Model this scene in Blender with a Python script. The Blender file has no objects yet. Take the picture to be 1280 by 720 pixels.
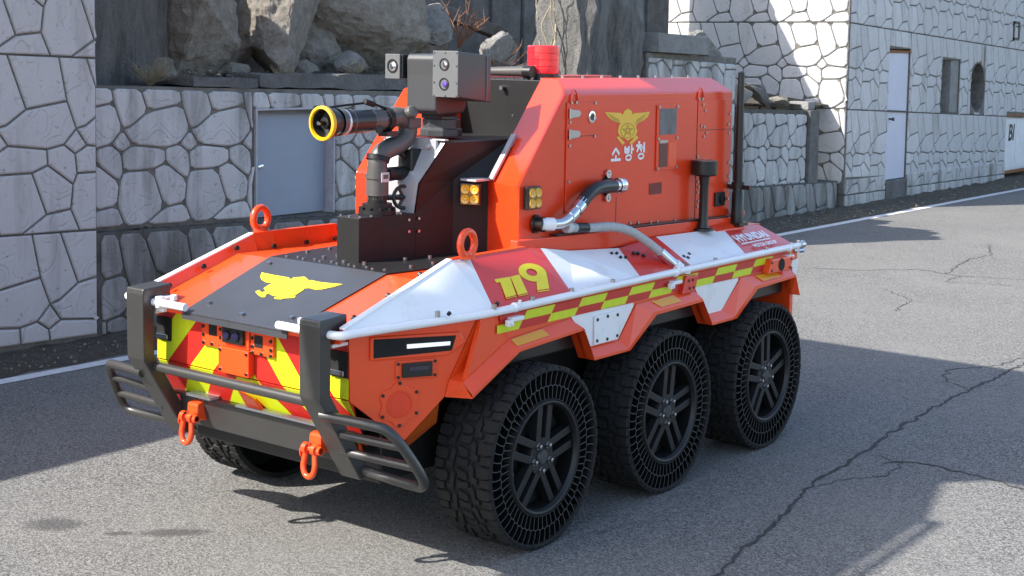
import bpy, bmesh, math, random
from mathutils import Vector, Matrix
random.seed(7)
PI = math.pi
sc = bpy.context.scene

# ------------------------------------------------------------------ camera
cam_d = bpy.data.cameras.new('camera')
cam = bpy.data.objects.new('camera', cam_d)
sc.collection.objects.link(cam)
sc.camera = cam
YAW, PIT, ROL = 0.653638423, 0.0827890638, 0.0174608127
def cam_axes():
    cy, sy, cp, sp = math.cos(YAW), math.sin(YAW), math.cos(PIT), math.sin(PIT)
    f = Vector((-sy*cp, cy*cp, -sp)); r = Vector((cy, sy, 0)); u = r.cross(f)
    cr, sr = math.cos(ROL), math.sin(ROL)
    return cr*r + sr*u, -sr*r + cr*u, f
_r, _u, _f = cam_axes()
CAM = Vector((4.4745, -4.87716, 2.15184))
M = Matrix((_r, _u, -_f)).transposed().to_4x4(); M.translation = CAM
cam.matrix_world = M
cam_d.sensor_width = 36; cam_d.lens = 36*1753.44/1280
cam_d.shift_y = -(360-215.05)/1280
cam_d.clip_start = 0.05; cam_d.clip_end = 600

# ------------------------------------------------------------------ light
SUN_A, SUN_B = 0.60, 1.00          # ground shadow offset per metre of height (+X, +Y)
el = math.atan2(1, math.hypot(SUN_A, SUN_B))
w = bpy.data.worlds.new('World'); sc.world = w; w.use_nodes = True
nt = w.node_tree; bg = nt.nodes['Background']
sky = nt.nodes.new('ShaderNodeTexSky'); sky.sky_type = 'NISHITA'; sky.sun_disc = False
sky.sun_elevation = el; sky.sun_rotation = math.atan2(-SUN_A, -SUN_B)
sky.air_density = 1.0; sky.dust_density = 1.5; sky.ozone_density = 1.0
nt.links.new(sky.outputs[0], bg.inputs[0]); bg.inputs[1].default_value = 0.15
sd = bpy.data.lights.new('sun', 'SUN'); sd.energy = 4.0; sd.angle = math.radians(0.5); sd.color = (1, .955, .89)
so = bpy.data.objects.new('sun', sd); sc.collection.objects.link(so)
so.rotation_euler = Vector((SUN_A, SUN_B, -1)).to_track_quat('-Z', 'Y').to_euler(); so.location = (-6, -8, 10)
sc.view_settings.view_transform = 'Standard'; sc.view_settings.look = 'None'
sc.view_settings.gamma = 1; sc.view_settings.exposure = 1.3
sc.view_settings.use_curve_mapping = False

# ------------------------------------------------------------------ materials
def mat(name, rgb, rough=.5, metal=0, coat=0, var=0, vscale=8, bump=0, bscale=60, rvar=0, emit=None, spec=.5, trans=0, dirt=None):
    m = bpy.data.materials.new(name); m.use_nodes = True
    n = m.node_tree.nodes; l = m.node_tree.links; b = n['Principled BSDF']
    b.inputs['Base Color'].default_value = (*rgb, 1); b.inputs['Roughness'].default_value = rough
    b.inputs['Metallic'].default_value = metal; b.inputs['Coat Weight'].default_value = coat
    b.inputs['Coat Roughness'].default_value = .06; b.inputs['Specular IOR Level'].default_value = spec
    b.inputs['Transmission Weight'].default_value = trans
    g = n.new('ShaderNodeNewGeometry')
    if var or rvar:
        t = n.new('ShaderNodeTexNoise'); t.inputs['Scale'].default_value = vscale; t.inputs['Detail'].default_value = 6; t.inputs['Roughness'].default_value = .65
        l.new(g.outputs['Position'], t.inputs['Vector'])
        r = n.new('ShaderNodeMapRange'); r.inputs['From Min'].default_value = .3; r.inputs['From Max'].default_value = .7
        l.new(t.outputs['Fac'], r.inputs['Value'])
        if var:
            mx = n.new('ShaderNodeMix'); mx.data_type = 'RGBA'
            mx.inputs['A'].default_value = (*[c*(1-var) for c in rgb], 1)
            mx.inputs['B'].default_value = (*[min(1, c*(1+var)) for c in rgb], 1)
            l.new(r.outputs['Result'], mx.inputs['Factor']); l.new(mx.outputs['Result'], b.inputs['Base Color'])
            if dirt:
                t2 = n.new('ShaderNodeTexNoise'); t2.inputs['Scale'].default_value = dirt[1]; t2.inputs['Detail'].default_value = 8; t2.inputs['Roughness'].default_value = .7
                l.new(g.outputs['Position'], t2.inputs['Vector'])
                r2 = n.new('ShaderNodeMapRange'); r2.inputs['From Min'].default_value = dirt[2]; r2.inputs['From Max'].default_value = dirt[2]+.18
                l.new(t2.outputs['Fac'], r2.inputs['Value'])
                m2 = n.new('ShaderNodeMix'); m2.data_type = 'RGBA'; m2.inputs['B'].default_value = (*dirt[0], 1)
                l.new(r2.outputs['Result'], m2.inputs['Factor']); l.new(mx.outputs['Result'], m2.inputs['A'])
                l.new(m2.outputs['Result'], b.inputs['Base Color'])
        if rvar:
            r3 = n.new('ShaderNodeMapRange'); r3.inputs['To Min'].default_value = max(0, rough-rvar); r3.inputs['To Max'].default_value = min(1, rough+rvar)
            l.new(t.outputs['Fac'], r3.inputs['Value']); l.new(r3.outputs['Result'], b.inputs['Roughness'])
    if bump:
        t = n.new('ShaderNodeTexNoise'); t.inputs['Scale'].default_value = bscale; t.inputs['Detail'].default_value = 5
        l.new(g.outputs['Position'], t.inputs['Vector'])
        bp = n.new('ShaderNodeBump'); bp.inputs['Strength'].default_value = bump; bp.inputs['Distance'].default_value = .01
        l.new(t.outputs['Fac'], bp.inputs['Height']); l.new(bp.outputs['Normal'], b.inputs['Normal'])
    if emit:
        b.inputs['Emission Color'].default_value = (*emit[0], 1); b.inputs['Emission Strength'].default_value = emit[1]
    return m

ORANGE = mat('orange_red_paint', (.82, .070, .010), .32, coat=.35, var=.05, vscale=3, rvar=.08, dirt=((.66, .09, .025), 5, .62))
RED = mat('red_paint', (.66, .032, .018), .30, coat=.35, var=.05, vscale=3, rvar=.06)
CABIN = mat('cabin_red_paint', (.76, .048, .010), .26, coat=.22, var=.04, vscale=2, rvar=.05)
WHITE = mat('white_paint', (.79, .79, .79), .34, coat=.2, var=.03, vscale=4, rvar=.08, dirt=((.64, .63, .60), 6, .58))
YELLOW = mat('yellow_reflective_film', (.58, .66, .012), .35, var=.06, vscale=30)
MRED = mat('red_reflective_film', (.52, .018, .012), .35, var=.08, vscale=30)
YELLOWN = mat('warm_yellow_film', (.80, .64, .015), .4, var=.05, vscale=20)
GOLD = mat('gold_film', (.80, .47, .03), .4)
HOOD = mat('dark_grey_antislip_paint', (.045, .047, .053), .42, var=.1, vscale=6, bump=.08, bscale=300, coat=.15)
DARK = mat('dark_grey_satin_paint', (.014, .014, .014), .5, spec=.25, coat=.03, var=.08, vscale=5, rvar=.06)
BARM = mat('bull_bar_powder_coat', (.038, .0365, .034), .36, coat=.15, var=.08, vscale=8, bump=.04, bscale=400)
HEADG = mat('camera_housing_grey', (.046, .047, .049), .38, var=.05, vscale=8)
HEADL = mat('camera_face_light_grey', (.105, .107, .11), .5, var=.05, vscale=8)
PIPEG = mat('cast_pipe_grey', (.085, .08, .074), .42, metal=.1, var=.1, vscale=20, bump=.08, bscale=120)
ALU = mat('aluminium_and_painted_sheen', (.42, .42, .43), .42, metal=.25, var=.08, vscale=9, rvar=.1)
CHROME = mat('chrome_steel', (.70, .71, .72), .14, metal=1)
BLACK = mat('black_plastic', (.012, .012, .012), .35, var=.1, vscale=8)
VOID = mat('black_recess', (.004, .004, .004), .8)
RUBBER = mat('tyre_rubber', (.016, .0155, .015), .78, var=.25, vscale=14, bump=.15, bscale=90, dirt=((.035, .033, .03), 5, .60), spec=.3)
RIMM = mat('black_wheel_rim', (.007, .007, .0075), .5, coat=.05, var=.1, vscale=9)
WEBD = mat('wheel_painted_shade', (.006, .006, .006), .9, spec=.1)  # shade painted into the spoke side walls and the rim barrel
WEBM = mat('spoke_rubber_lit_edge', (.048, .047, .045), .65, var=.15, vscale=20)  # paler copy for the spoke front edges, painted as if catching light
NUT = mat('zinc_nut', (.40, .40, .41), .3, metal=1)
HOSEG = mat('grey_braided_hose', (.36, .37, .37), .55, var=.12, vscale=60, bump=.2, bscale=220)
LENS = mat('camera_lens_glass', (.015, .012, .04), .05, coat=1)
LENSV = mat('violet_lens_glass', (.10, .05, .30), .06, coat=1)
AMBER = mat('amber_lamp_lens', (.70, .38, .02), .18, coat=.6, bump=.5, bscale=90)
BEACON = mat('red_beacon_lens', (.75, .02, .03), .12, coat=.8, bump=.15, bscale=120)
LED = mat('led_strip', (.8, .82, .85), .3, emit=((1, 1, 1), .22))
GLASS = mat('dark_window_glass', (.10, .115, .125), .06, coat=.6, var=.4, vscale=9)
LABEL = mat('silver_label', (.5, .5, .5), .5)

def stone_mat(name, white, grime, lo, joint=False):
    m = bpy.data.materials.new(name); m.use_nodes = True
    n = m.node_tree.nodes; l = m.node_tree.links; b = n['Principled BSDF']; b.inputs['Roughness'].default_value = .72
    g = n.new('ShaderNodeNewGeometry'); oi = n.new('ShaderNodeObjectInfo'); tc = n.new('ShaderNodeTexCoord')
    def noise(scale, det=6, ro=.6, vec=None, sx=None):
        t = n.new('ShaderNodeTexNoise'); t.inputs['Scale'].default_value = scale; t.inputs['Detail'].default_value = det; t.inputs['Roughness'].default_value = ro
        v = vec or g.outputs['Position']
        if sx:
            mp = n.new('ShaderNodeMapping'); mp.inputs['Scale'].default_value = sx; l.new(v, mp.inputs['Vector']); v = mp.outputs['Vector']
        l.new(v, t.inputs['Vector']); return t
    def rng(src, a, c, to=(0, 1)):
        r = n.new('ShaderNodeMapRange'); r.inputs['From Min'].default_value = a; r.inputs['From Max'].default_value = c
        r.inputs['To Min'].default_value = to[0]; r.inputs['To Max'].default_value = to[1]; l.new(src, r.inputs['Value']); return r.outputs['Result']
    def mix(f, a, c, mode='MIX'):
        x = n.new('ShaderNodeMix'); x.data_type = 'RGBA'; x.blend_type = mode
        l.new(f, x.inputs['Factor'])
        for k, v in (('A', a), ('B', c)):
            if isinstance(v, tuple): x.inputs[k].default_value = (*v, 1)
            else: l.new(v, x.inputs[k])
        return x.outputs['Result']
    ca = mix(rng(oi.outputs['Random'], 0, 1), tuple(c*.78 for c in white), white)
    ca = mix(rng(noise(7).outputs['Fac'], .3, .7, (0, .35)), ca, tuple(c*.72 for c in white))
    st = rng(noise(1.0, 7, .65, sx=(3.2, 3.2, .55)).outputs['Fac'], lo, lo+.22)
    ca = mix(st, ca, grime)
    sp = rng(noise(17, 6, .8).outputs['Fac'], .60, .655, (0, .8))
    ca = mix(sp, ca, tuple(c*.6 for c in grime))
    l.new(ca, b.inputs['Base Color'])
    # contour-like cast relief
    nz = noise(2.6, 2, .45, vec=tc.outputs['Object'])
    mu = n.new('ShaderNodeMath'); mu.operation = 'MULTIPLY'; mu.inputs[1].default_value = 15; l.new(nz.outputs['Fac'], mu.inputs[0])
    pp = n.new('ShaderNodeMath'); pp.operation = 'PINGPONG'; pp.inputs[1].default_value = .5; l.new(mu.outputs[0], pp.inputs[0])
    rr = rng(pp.outputs[0], .38, .5, (0, -1))
    gate = rng(noise(4, 2, vec=tc.outputs['Object']).outputs['Fac'], .46, .6)
    m2 = n.new('ShaderNodeMath'); m2.operation = 'MULTIPLY'; l.new(rr, m2.inputs[0]); l.new(gate, m2.inputs[1])
    ad = n.new('ShaderNodeMath'); ad.operation = 'MULTIPLY_ADD'; ad.inputs[1].default_value = .35
    l.new(noise(38, 5).outputs['Fac'], ad.inputs[0]); l.new(m2.outputs[0], ad.inputs[2])
    bp = n.new('ShaderNodeBump'); bp.inputs['Strength'].default_value = .7; bp.inputs['Distance'].default_value = .008
    l.new(ad.outputs[0], bp.inputs['Height']); l.new(bp.outputs['Normal'], b.inputs['Normal'])
    return m
STONE = stone_mat('white_painted_cast_stone', (.57, .562, .555), (.27, .255, .235), .525)
STONEG = stone_mat('grimy_painted_cast_stone', (.52, .51, .50), (.17, .162, .148), .455)
STONED = stone_mat('dirty_plinth_stone', (.34, .335, .325), (.095, .09, .08), .37)
JOINT = mat('dark_wall_joint', (.135, .128, .112), .9, var=.35, vscale=9, bump=.4, bscale=50)
JOINTD = mat('mossy_wall_joint', (.085, .08, .07), .92, var=.4, vscale=9, bump=.5, bscale=50)

def rock_mat(name, c1, c2, c3, scale=6):
    m = bpy.data.materials.new(name); m.use_nodes = True
    n = m.node_tree.nodes; l = m.node_tree.links; b = n['Principled BSDF']; b.inputs['Roughness'].default_value = .88
    tc = n.new('ShaderNodeNewGeometry')
    t = n.new('ShaderNodeTexNoise'); t.inputs['Scale'].default_value = scale; t.inputs['Detail'].default_value = 12; t.inputs['Roughness'].default_value = .84
    l.new(tc.outputs['Position'], t.inputs['Vector'])
    cr = n.new('ShaderNodeValToRGB'); e = cr.color_ramp.elements
    e[0].position = .33; e[0].color = (*c1, 1); e[1].position = .68; e[1].color = (*c3, 1)
    k = e.new(.5); k.color = (*c2, 1); l.new(t.outputs['Fac'], cr.inputs['Fac']); l.new(cr.outputs['Color'], b.inputs['Base Color'])
    t2 = n.new('ShaderNodeTexNoise'); t2.inputs['Scale'].default_value = 30; t2.inputs['Detail'].default_value = 12; t2.inputs['Roughness'].default_value = .8
    l.new(tc.outputs['Position'], t2.inputs['Vector'])
    bp = n.new('ShaderNodeBump'); bp.inputs['Strength'].default_value = 1.0; bp.inputs['Distance'].default_value = .07
    l.new(t2.outputs['Fac'], bp.inputs['Height']); l.new(bp.outputs['Normal'], b.inputs['Normal'])
    return m
ROCK = rock_mat('weathered_granite', (.20, .17, .13), (.37, .33, .27), (.55, .51, .44))
ROCKL = rock_mat('pale_rubble', (.20, .19, .165), (.36, .345, .31), (.50, .485, .45), 9)
CONC = rock_mat('stained_concrete', (.10, .096, .09), (.20, .195, .185), (.31, .305, .295), 3)
CONCL = rock_mat('pale_concrete', (.24, .235, .225), (.36, .355, .34), (.46, .455, .44), 5)
SOIL = rock_mat('dark_soil', (.05, .042, .031), (.10, .086, .064), (.18, .155, .12), 12)
TWIG = mat('dry_twig', (.19, .085, .045), .8, var=.3, vscale=30)
STRAW = mat('dry_straw', (.30, .25, .16), .85, var=.3, vscale=30)
DOORB = mat('blue_grey_steel_door', (.25, .295, .365), .45, var=.06, vscale=2, rvar=.08)
DOORL = mat('pale_lilac_door', (.50, .51, .60), .5, var=.05, vscale=2)
FRAME = mat('door_frame_paint', (.36, .36, .38), .6, var=.2, vscale=10)
CABW = mat('chipped_white_cabinet', (.62, .63, .64), .5, var=.1, vscale=6, dirt=((.28, .11, .03), 3.5, .60))
RUST = mat('rust', (.22, .085, .025), .85, var=.4, vscale=20)
GRAF = mat('black_spray_paint', (.012, .012, .014), .6)
LINE = mat('worn_white_line', (.62, .62, .62), .75, var=.15, vscale=25, dirt=((.22, .22, .215), 9, .60))

def asphalt():
    m = bpy.data.materials.new('asphalt'); m.use_nodes = True
    n = m.node_tree.nodes; l = m.node_tree.links; b = n['Principled BSDF']; b.inputs['Roughness'].default_value = .85; b.inputs['Specular IOR Level'].default_value = .3
    g = n.new('ShaderNodeNewGeometry')
    def noise(s, d=4, r=.6):
        t = n.new('ShaderNodeTexNoise'); t.inputs['Scale'].default_value = s; t.inputs['Detail'].default_value = d; t.inputs['Roughness'].default_value = r
        l.new(g.outputs['Position'], t.inputs['Vector']); return t.outputs['Fac']
    def mr(s, a, c, to=(0, 1)):
        r = n.new('ShaderNodeMapRange'); r.inputs['From Min'].default_value = a; r.inputs['From Max'].default_value = c; r.inputs['To Min'].default_value = to[0]; r.inputs['To Max'].default_value = to[1]
        l.new(s, r.inputs['Value']); return r.outputs['Result']
    def mixc(f, a, c, mode='MIX'):
        x = n.new('ShaderNodeMix'); x.data_type = 'RGBA'; x.blend_type = mode
        if isinstance(f, float): x.inputs['Factor'].default_value = f
        else: l.new(f, x.inputs['Factor'])
        for k, v in (('A', a), ('B', c)):
            if isinstance(v, tuple): x.inputs[k].default_value = (*v, 1)
            else: l.new(v, x.inputs[k])
        return x.outputs['Result']
    v = n.new('ShaderNodeTexVoronoi'); v.inputs['Scale'].default_value = 130; l.new(g.outputs['Position'], v.inputs['Vector'])
    sep = n.new('ShaderNodeSeparateColor'); l.new(v.outputs['Color'], sep.inputs['Color'])
    agg = mixc(mr(sep.outputs[0], .15, .95), (.060, .058, .055), (.262, .254, .238))
    dark = mr(noise(95, 3, .75), .54, .64, (0, .8))
    c = mixc(dark, agg, (.055, .053, .050))
    c = mixc(mr(noise(.55, 6, .62), .35, .68, (0, .5)), c, (.20, .193, .178))
    # oil stains on the road surface
    sx = n.new('ShaderNodeSeparateXYZ'); l.new(g.outputs['Position'], sx.inputs[0])
    def stain(cx, cy, rx, ry, rot, src):
        mp = n.new('ShaderNodeMapping'); mp.vector_type = 'TEXTURE'; mp.inputs['Location'].default_value = (cx, cy, 0); mp.inputs['Rotation'].default_value = (0, 0, rot); mp.inputs['Scale'].default_value = (rx, ry, 1)
        l.new(g.outputs['Position'], mp.inputs['Vector'])
        ln = n.new('ShaderNodeVectorMath'); ln.operation = 'LENGTH'; l.new(mp.outputs['Vector'], ln.inputs[0])
        ad = n.new('ShaderNodeMath'); ad.operation = 'MULTIPLY_ADD'; ad.inputs[1].default_value = 1.6; l.new(noise(55, 6, .8), ad.inputs[0]); l.new(ln.outputs['Value'], ad.inputs[2])
        return mixc(mr(ad.outputs[0], 1.25, 1.62, (.68, 0)), src, (.045, .044, .043))
    c = stain(-.915, -1.20, .19, .13, .6, c); c = stain(-.42, -.92, .24, .075, .78, c); c = stain(-.60, -1.09, .10, .04, .78, c)
    l.new(c, b.inputs['Base Color'])
    ad = n.new('ShaderNodeMath'); ad.operation = 'MULTIPLY_ADD'; ad.inputs[1].default_value = .5
    l.new(v.outputs['Distance'], ad.inputs[0]); l.new(noise(120, 3), ad.inputs[2])
    bp = n.new('ShaderNodeBump'); bp.inputs['Strength'].default_value = .55; bp.inputs['Distance'].default_value = .006
    l.new(ad.outputs[0], bp.inputs['Height']); l.new(bp.outputs['Normal'], b.inputs['Normal'])
    return m
ASPH = asphalt()
CRACK = mat('crack_filler', (.04, .0385, .036), .9, var=.5, vscale=40)

# ------------------------------------------------------------------ helpers
def obj(name, bm, m=None, parent=None, smooth=False, bevel=0, seg=2, kind=None, label=None):
    me = bpy.data.meshes.new(name)
    bmesh.ops.recalc_face_normals(bm, faces=bm.faces)
    bm.to_mesh(me); bm.free()
    for x in (m if isinstance(m, (list, tuple)) else [m]):
        if x: me.materials.append(x)
    return link(name, me, parent, smooth, bevel, seg, kind, label)
def link(name, me, parent=None, smooth=False, bevel=0, seg=2, kind=None, label=None):
    o = bpy.data.objects.new(name, me); sc.collection.objects.link(o)
    if parent: o.parent = parent
    if smooth:
        me.polygons.foreach_set('use_smooth', [True]*len(me.polygons))
        try: me.set_sharp_from_angle(angle=math.radians(38))
        except Exception: pass
    if bevel:
        b = o.modifiers.new('edge', 'BEVEL'); b.width = bevel; b.segments = seg; b.limit_method = 'ANGLE'; b.angle_limit = math.radians(30)
    if kind: o['kind'] = kind
    if label: o['label'] = label
    return o
def tag(o, label=None, cat=None, group=None, kind=None):
    if label: o['label'] = label
    if cat: o['category'] = cat
    if group: o['group'] = group
    if kind: o['kind'] = kind
    return o
def empty(name, loc=(0, 0, 0)):
    o = bpy.data.objects.new(name, None); sc.collection.objects.link(o); o.location = loc; o.empty_display_size = .1
    return o
def B(): return bmesh.new()
def face(bm, pts, mi=0):
    f = bm.faces.new([bm.verts.new(p) for p in pts]); f.material_index = mi; return f
def box(bm, a, b, mi=0):
    x0, y0, z0 = a; x1, y1, z1 = b
    v = [bm.verts.new(p) for p in ((x0,y0,z0),(x1,y0,z0),(x1,y1,z0),(x0,y1,z0),(x0,y0,z1),(x1,y0,z1),(x1,y1,z1),(x0,y1,z1))]
    for q in ((3,2,1,0),(4,5,6,7),(0,1,5,4),(1,2,6,5),(2,3,7,6),(3,0,4,7)):
        f = bm.faces.new([v[i] for i in q]); f.material_index = mi
def prism(bm, pts, d, mi=0, cap=True):
    d = Vector(d); a = [bm.verts.new(p) for p in pts]; b = [bm.verts.new(Vector(p)+d) for p in pts]
    n = len(a); fs = [bm.faces.new(a), bm.faces.new(b[::-1])]
    for i in range(n): fs.append(bm.faces.new([a[i], b[i], b[(i+1) % n], a[(i+1) % n]]))
    for f in fs: f.material_index = mi
def frames(path, closed=False):
    P = [Vector(p) for p in path]; out = []; up = None
    for i, p in enumerate(P):
        if closed: t = (P[(i+1) % len(P)]-P[i-1]).normalized()
        else: t = (P[min(i+1, len(P)-1)]-P[max(i-1, 0)]).normalized()
        if up is None: up = Vector((0, 0, 1)) if abs(t.z) < .9 else Vector((1, 0, 0))
        s = t.cross(up).normalized(); up = s.cross(t).normalized(); out.append((p, s, up))
    return out
def smoothp(path, it=2, closed=False):
    P = [Vector(p) for p in path]
    for _ in range(it):
        Q = [] if closed else [P[0]]
        for i in range(len(P) if closed else len(P)-1):
            a, b = P[i], P[(i+1) % len(P)]
            Q += [a*.75+b*.25, a*.25+b*.75]
        if not closed: Q.append(P[-1])
        P = Q
    return P
def tube(bm, path, r, n=10, closed=False, mi=0, cap=True):
    F = frames(path, closed); R = r if isinstance(r, (list, tuple)) else [r]*len(F); rings = []
    for (p, s, u), rr in zip(F, R):
        rings.append([bm.verts.new(p+(s*math.cos(2*PI*k/n)+u*math.sin(2*PI*k/n))*rr) for k in range(n)])
    for i in range(len(rings) if closed else len(rings)-1):
        a, b = rings[i], rings[(i+1) % len(rings)]
        for k in range(n):
            f = bm.faces.new([a[k], a[(k+1) % n], b[(k+1) % n], b[k]]); f.material_index = mi
    if cap and not closed:
        bm.faces.new(rings[0][::-1]).material_index = mi; bm.faces.new(rings[-1]).material_index = mi
def lathe(bm, prof, o, ax, n=24, mi=0, close=False):
    """prof: list of (distance along axis, radius)"""
    o = Vector(o); ax = Vector(ax).normalized(); s = ax.cross(Vector((0, 0, 1)) if abs(ax.z) < .9 else Vector((1, 0, 0))).normalized(); u = ax.cross(s)
    rings = []
    for d, r in prof:
        if r < 1e-6: rings.append([bm.verts.new(o+ax*d)]); continue
        rings.append([bm.verts.new(o+ax*d+(s*math.cos(2*PI*k/n)+u*math.sin(2*PI*k/n))*r) for k in range(n)])
    pairs = list(zip(rings, rings[1:]))
    if close: pairs.append((rings[-1], rings[0]))
    for a, b in pairs:
        for k in range(n):
            k2 = (k+1) % n
            if len(a) == 1 and len(b) == 1: continue
            if len(a) == 1: f = bm.faces.new([a[0], b[k2], b[k]])
            elif len(b) == 1: f = bm.faces.new([a[k], a[k2], b[0]])
            else: f = bm.faces.new([a[k], a[k2], b[k2], b[k]])
            f.material_index = mi
def cyl(bm, o, ax, r, h, n=12, mi=0): lathe(bm, [(0, 0), (0, r), (h, r), (h, 0)], o, ax, n, mi)
def bolt(bm, p, ax, r=.006, h=.005): cyl(bm, p, ax, r, h, 8)
def area(p): return .5*sum(p[i][0]*p[(i+1) % len(p)][1]-p[(i+1) % len(p)][0]*p[i][1] for i in range(len(p)))
def clip(p, a, b, c):
    """keep a*x+b*y<=c"""
    out = []
    for i in range(len(p)):
        q, r = p[i], p[(i+1) % len(p)]; dq = a*q[0]+b*q[1]-c; dr = a*r[0]+b*r[1]-c
        if dq <= 0: out.append(q)
        if dq*dr < 0:
            t = dq/(dq-dr); out.append((q[0]+(r[0]-q[0])*t, q[1]+(r[1]-q[1])*t))
    return out
def cliprect(p, x0, x1, y0, y1):
    for a, b, c in ((-1, 0, -x0), (1, 0, x1), (0, -1, -y0), (0, 1, y1)):
        if len(p) < 3: return []
        p = clip(p, a, b, c)
    return p
def text_bm(s, size=1, bold=0):
    cu = bpy.data.curves.new('lettering', 'FONT'); cu.body = s; cu.size = size; cu.offset = bold; cu.resolution_u = 3
    o = bpy.data.objects.new('lettering', cu); sc.collection.objects.link(o)
    dg = bpy.context.evaluated_depsgraph_get(); me = bpy.data.meshes.new_from_object(o.evaluated_get(dg))
    bm = B(); bm.from_mesh(me)
    bpy.data.objects.remove(o); bpy.data.curves.remove(cu); bpy.data.meshes.remove(me)
    return bm

# ================================================================== setting: road
bm = B(); face(bm, [(-150, -150, 0), (150, -150, 0), (150, 250, 0), (-150, 250, 0)])
road = tag(obj('road', bm, ASPH), 'cracked grey asphalt road', kind='structure')
def lx(y): return -3.518+(y-.18)*.0152
bm = B(); ys = [-12+i*1.5 for i in range(56)]
for a, b in zip(ys, ys[1:]): face(bm, [(lx(a)-.06, a, .004), (lx(a)+.06, a, .004), (lx(b)+.06, b, .004), (lx(b)-.06, b, .004)])
obj('edge_line', bm, LINE, road)
# verge strip of soil with uneven surface
bm = B(); nx = 12; rows = []
yv = [-8+i*.16 for i in range(230)]
for y in yv:
    row = []
    for i in range(nx+1):
        t = i/nx; x = (lx(y)-.10)*(1-t)+(-4.75)*t
        z = .004+(0 if i == 0 else (.02+.05*t)*(.5+random.random()*.9))
        row.append(bm.verts.new((x+random.uniform(-.02, .02)*(0 if i else 2), y, z)))
    rows.append(row)
for a, b in zip(rows, rows[1:]):
    for i in range(nx): bm.faces.new([a[i], a[i+1], b[i+1], b[i]])
tag(obj('verge', bm, SOIL, None, True), 'strip of dark soil between road and wall', kind='structure')
# loose stones, leaves and straw on the verge
bm = B()
for k in range(2600):
    y = -5+random.random()**1.2*28; x = random.uniform(-4.05, lx(y)-.05)+(random.random()**3)*.12
    s = random.choice((.006, .008, .012, .018))*(1 if random.random() < .97 else 2.2)
    c = Vector((x, y, .03+.03*random.random()))
    v = [bm.verts.new(c+Vector((random.uniform(-1, 1), random.uniform(-1, 1), random.uniform(-.6, .8)))*s) for _ in range(4)]
    mi = random.choice((0, 0, 1))
    for q in ((0, 1, 2), (0, 2, 3), (0, 3, 1), (1, 3, 2)): bm.faces.new([v[i] for i in q]).material_index = mi
tag(obj('verge_litter', bm, [ROCK, STRAW]), 'scattered gravel and dry leaves along the wall foot', kind='stuff')
# cracks
def crack(pts, wd, jit=.03, sub=4, z=.003):
    P = [Vector((*p, z)) for p in pts]; Q = []
    for a, b in zip(P, P[1:]):
        m = max(2, int((b-a).length/.045))
        for i in range(m):
            Q.append(a.lerp(b, i/m)+Vector((random.uniform(-1, 1), random.uniform(-1, 1), 0))*jit*(0 if i == 0 else 1))
    Q.append(P[-1]); bm = B(); prev = None
    for i, p in enumerate(Q):
        t = (Q[min(i+1, len(Q)-1)]-Q[max(0, i-1)]).normalized(); s = Vector((-t.y, t.x, 0))*wd*random.uniform(.35, 1.1)*(1 if 0 < i < len(Q)-1 else .2)
        cur = (bm.verts.new(p+s), bm.verts.new(p-s))
        if prev: bm.faces.new([prev[0], prev[1], cur[1], cur[0]])
        prev = cur
    obj('crack', bm, CRACK, road)

crack([(1.80, -.6), (1.707, .187), (1.646, .508), (1.56, 1.145), (1.466, 1.557), (1.443, 2.089), (1.383, 2.661), (1.351, 3.345), (1.334, 3.862), (1.351, 4.253), (1.358, 4.789), (1.36, 5.3), (1.42, 6.4)], .013, .02)
crack([(1.351, 4.253), (1.153, 4.351), (1.053, 4.516), (1.03, 4.761), (1.211, 5.06), (1.298, 5.496)], .007)
crack([(1.58, 2.2), (1.713, 2.362), (1.868, 2.36), (2.14, 2.314), (2.322, 2.257), (3.0, 2.2)], .009)
crack([(1.49, 1.60), (1.533, 1.791), (1.696, 2.023), (1.675, 2.29), (1.514, 2.35), (1.42, 2.3)], .0045)
crack([(-1.875, 8.514), (-1.37, 8.774), (-.958, 9.248), (-.486, 9.113), (.092, 9.315), (1.0, 9.6)], .008)
crack([(-.647, 9.102), (-.835, 10.326), (-.791, 10.976), (-1.132, 11.87)], .008)
crack([(-.79, 7.812), (-.299, 7.371), (-.167, 6.679)], .006)
crack([(-.486, 9.113), (-.474, 8.637), (.222, 8.902)], .006)
# ================================================================== cast stone walls
NT = dict(A=(276,460), B=(290,418), C=(402,413), D=(455,385), E=(452,325), F=(283,343), G=(245,308), H=(325,311), I=(288,247), J=(320,236), K=(385,176), L=(522,143), N=(449,570), O=(267,554), P=(230,-24), Q=(325,-24), M1=(298,640), M2=(368,640))
def nd(k):
    s = 0
    while k[0] in '<>': s += 265 if k[0] == '>' else -265; k = k[1:]
    x, y = NT[k]; return ((x+s-190)/265*.64, (640-y)/664*1.25)
POLY = [[nd(k) for k in s.split()] for s in (
 'B C N M2 M1 O A', '<N O M1 <M2', '<C <D A O <N', '<E G F B A <D', 'F H E D C B', 'G I H F',
 'I J K L >I >G E H', 'P Q K J I <L', 'Q >P L K')]
POLY = [p if area(p) > 0 else p[::-1] for p in POLY]
TW, TH = .64, 1.25
def inset(p, d):
    n = len(p); out = []
    for i in range(n):
        a, b, c = Vector(p[i-1]), Vector(p[i]), Vector(p[(i+1) % n])
        e1 = (b-a).normalized(); e2 = (c-b).normalized()
        n1 = Vector((-e1.y, e1.x)); n2 = Vector((-e2.y, e2.x)); k = 1+n1.dot(n2)
        if k < .35: k = .35
        out.append(tuple(b+(n1+n2)*d/k))
    return out
def chaikin(p, f=.2):
    out = []
    for i in range(len(p)):
        a, b = p[i], p[(i+1) % len(p)]
        out += [(a[0]+(b[0]-a[0])*f, a[1]+(b[1]-a[1])*f), (b[0]+(a[0]-b[0])*f, b[1]+(a[1]-b[1])*f)]
    return out
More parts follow.
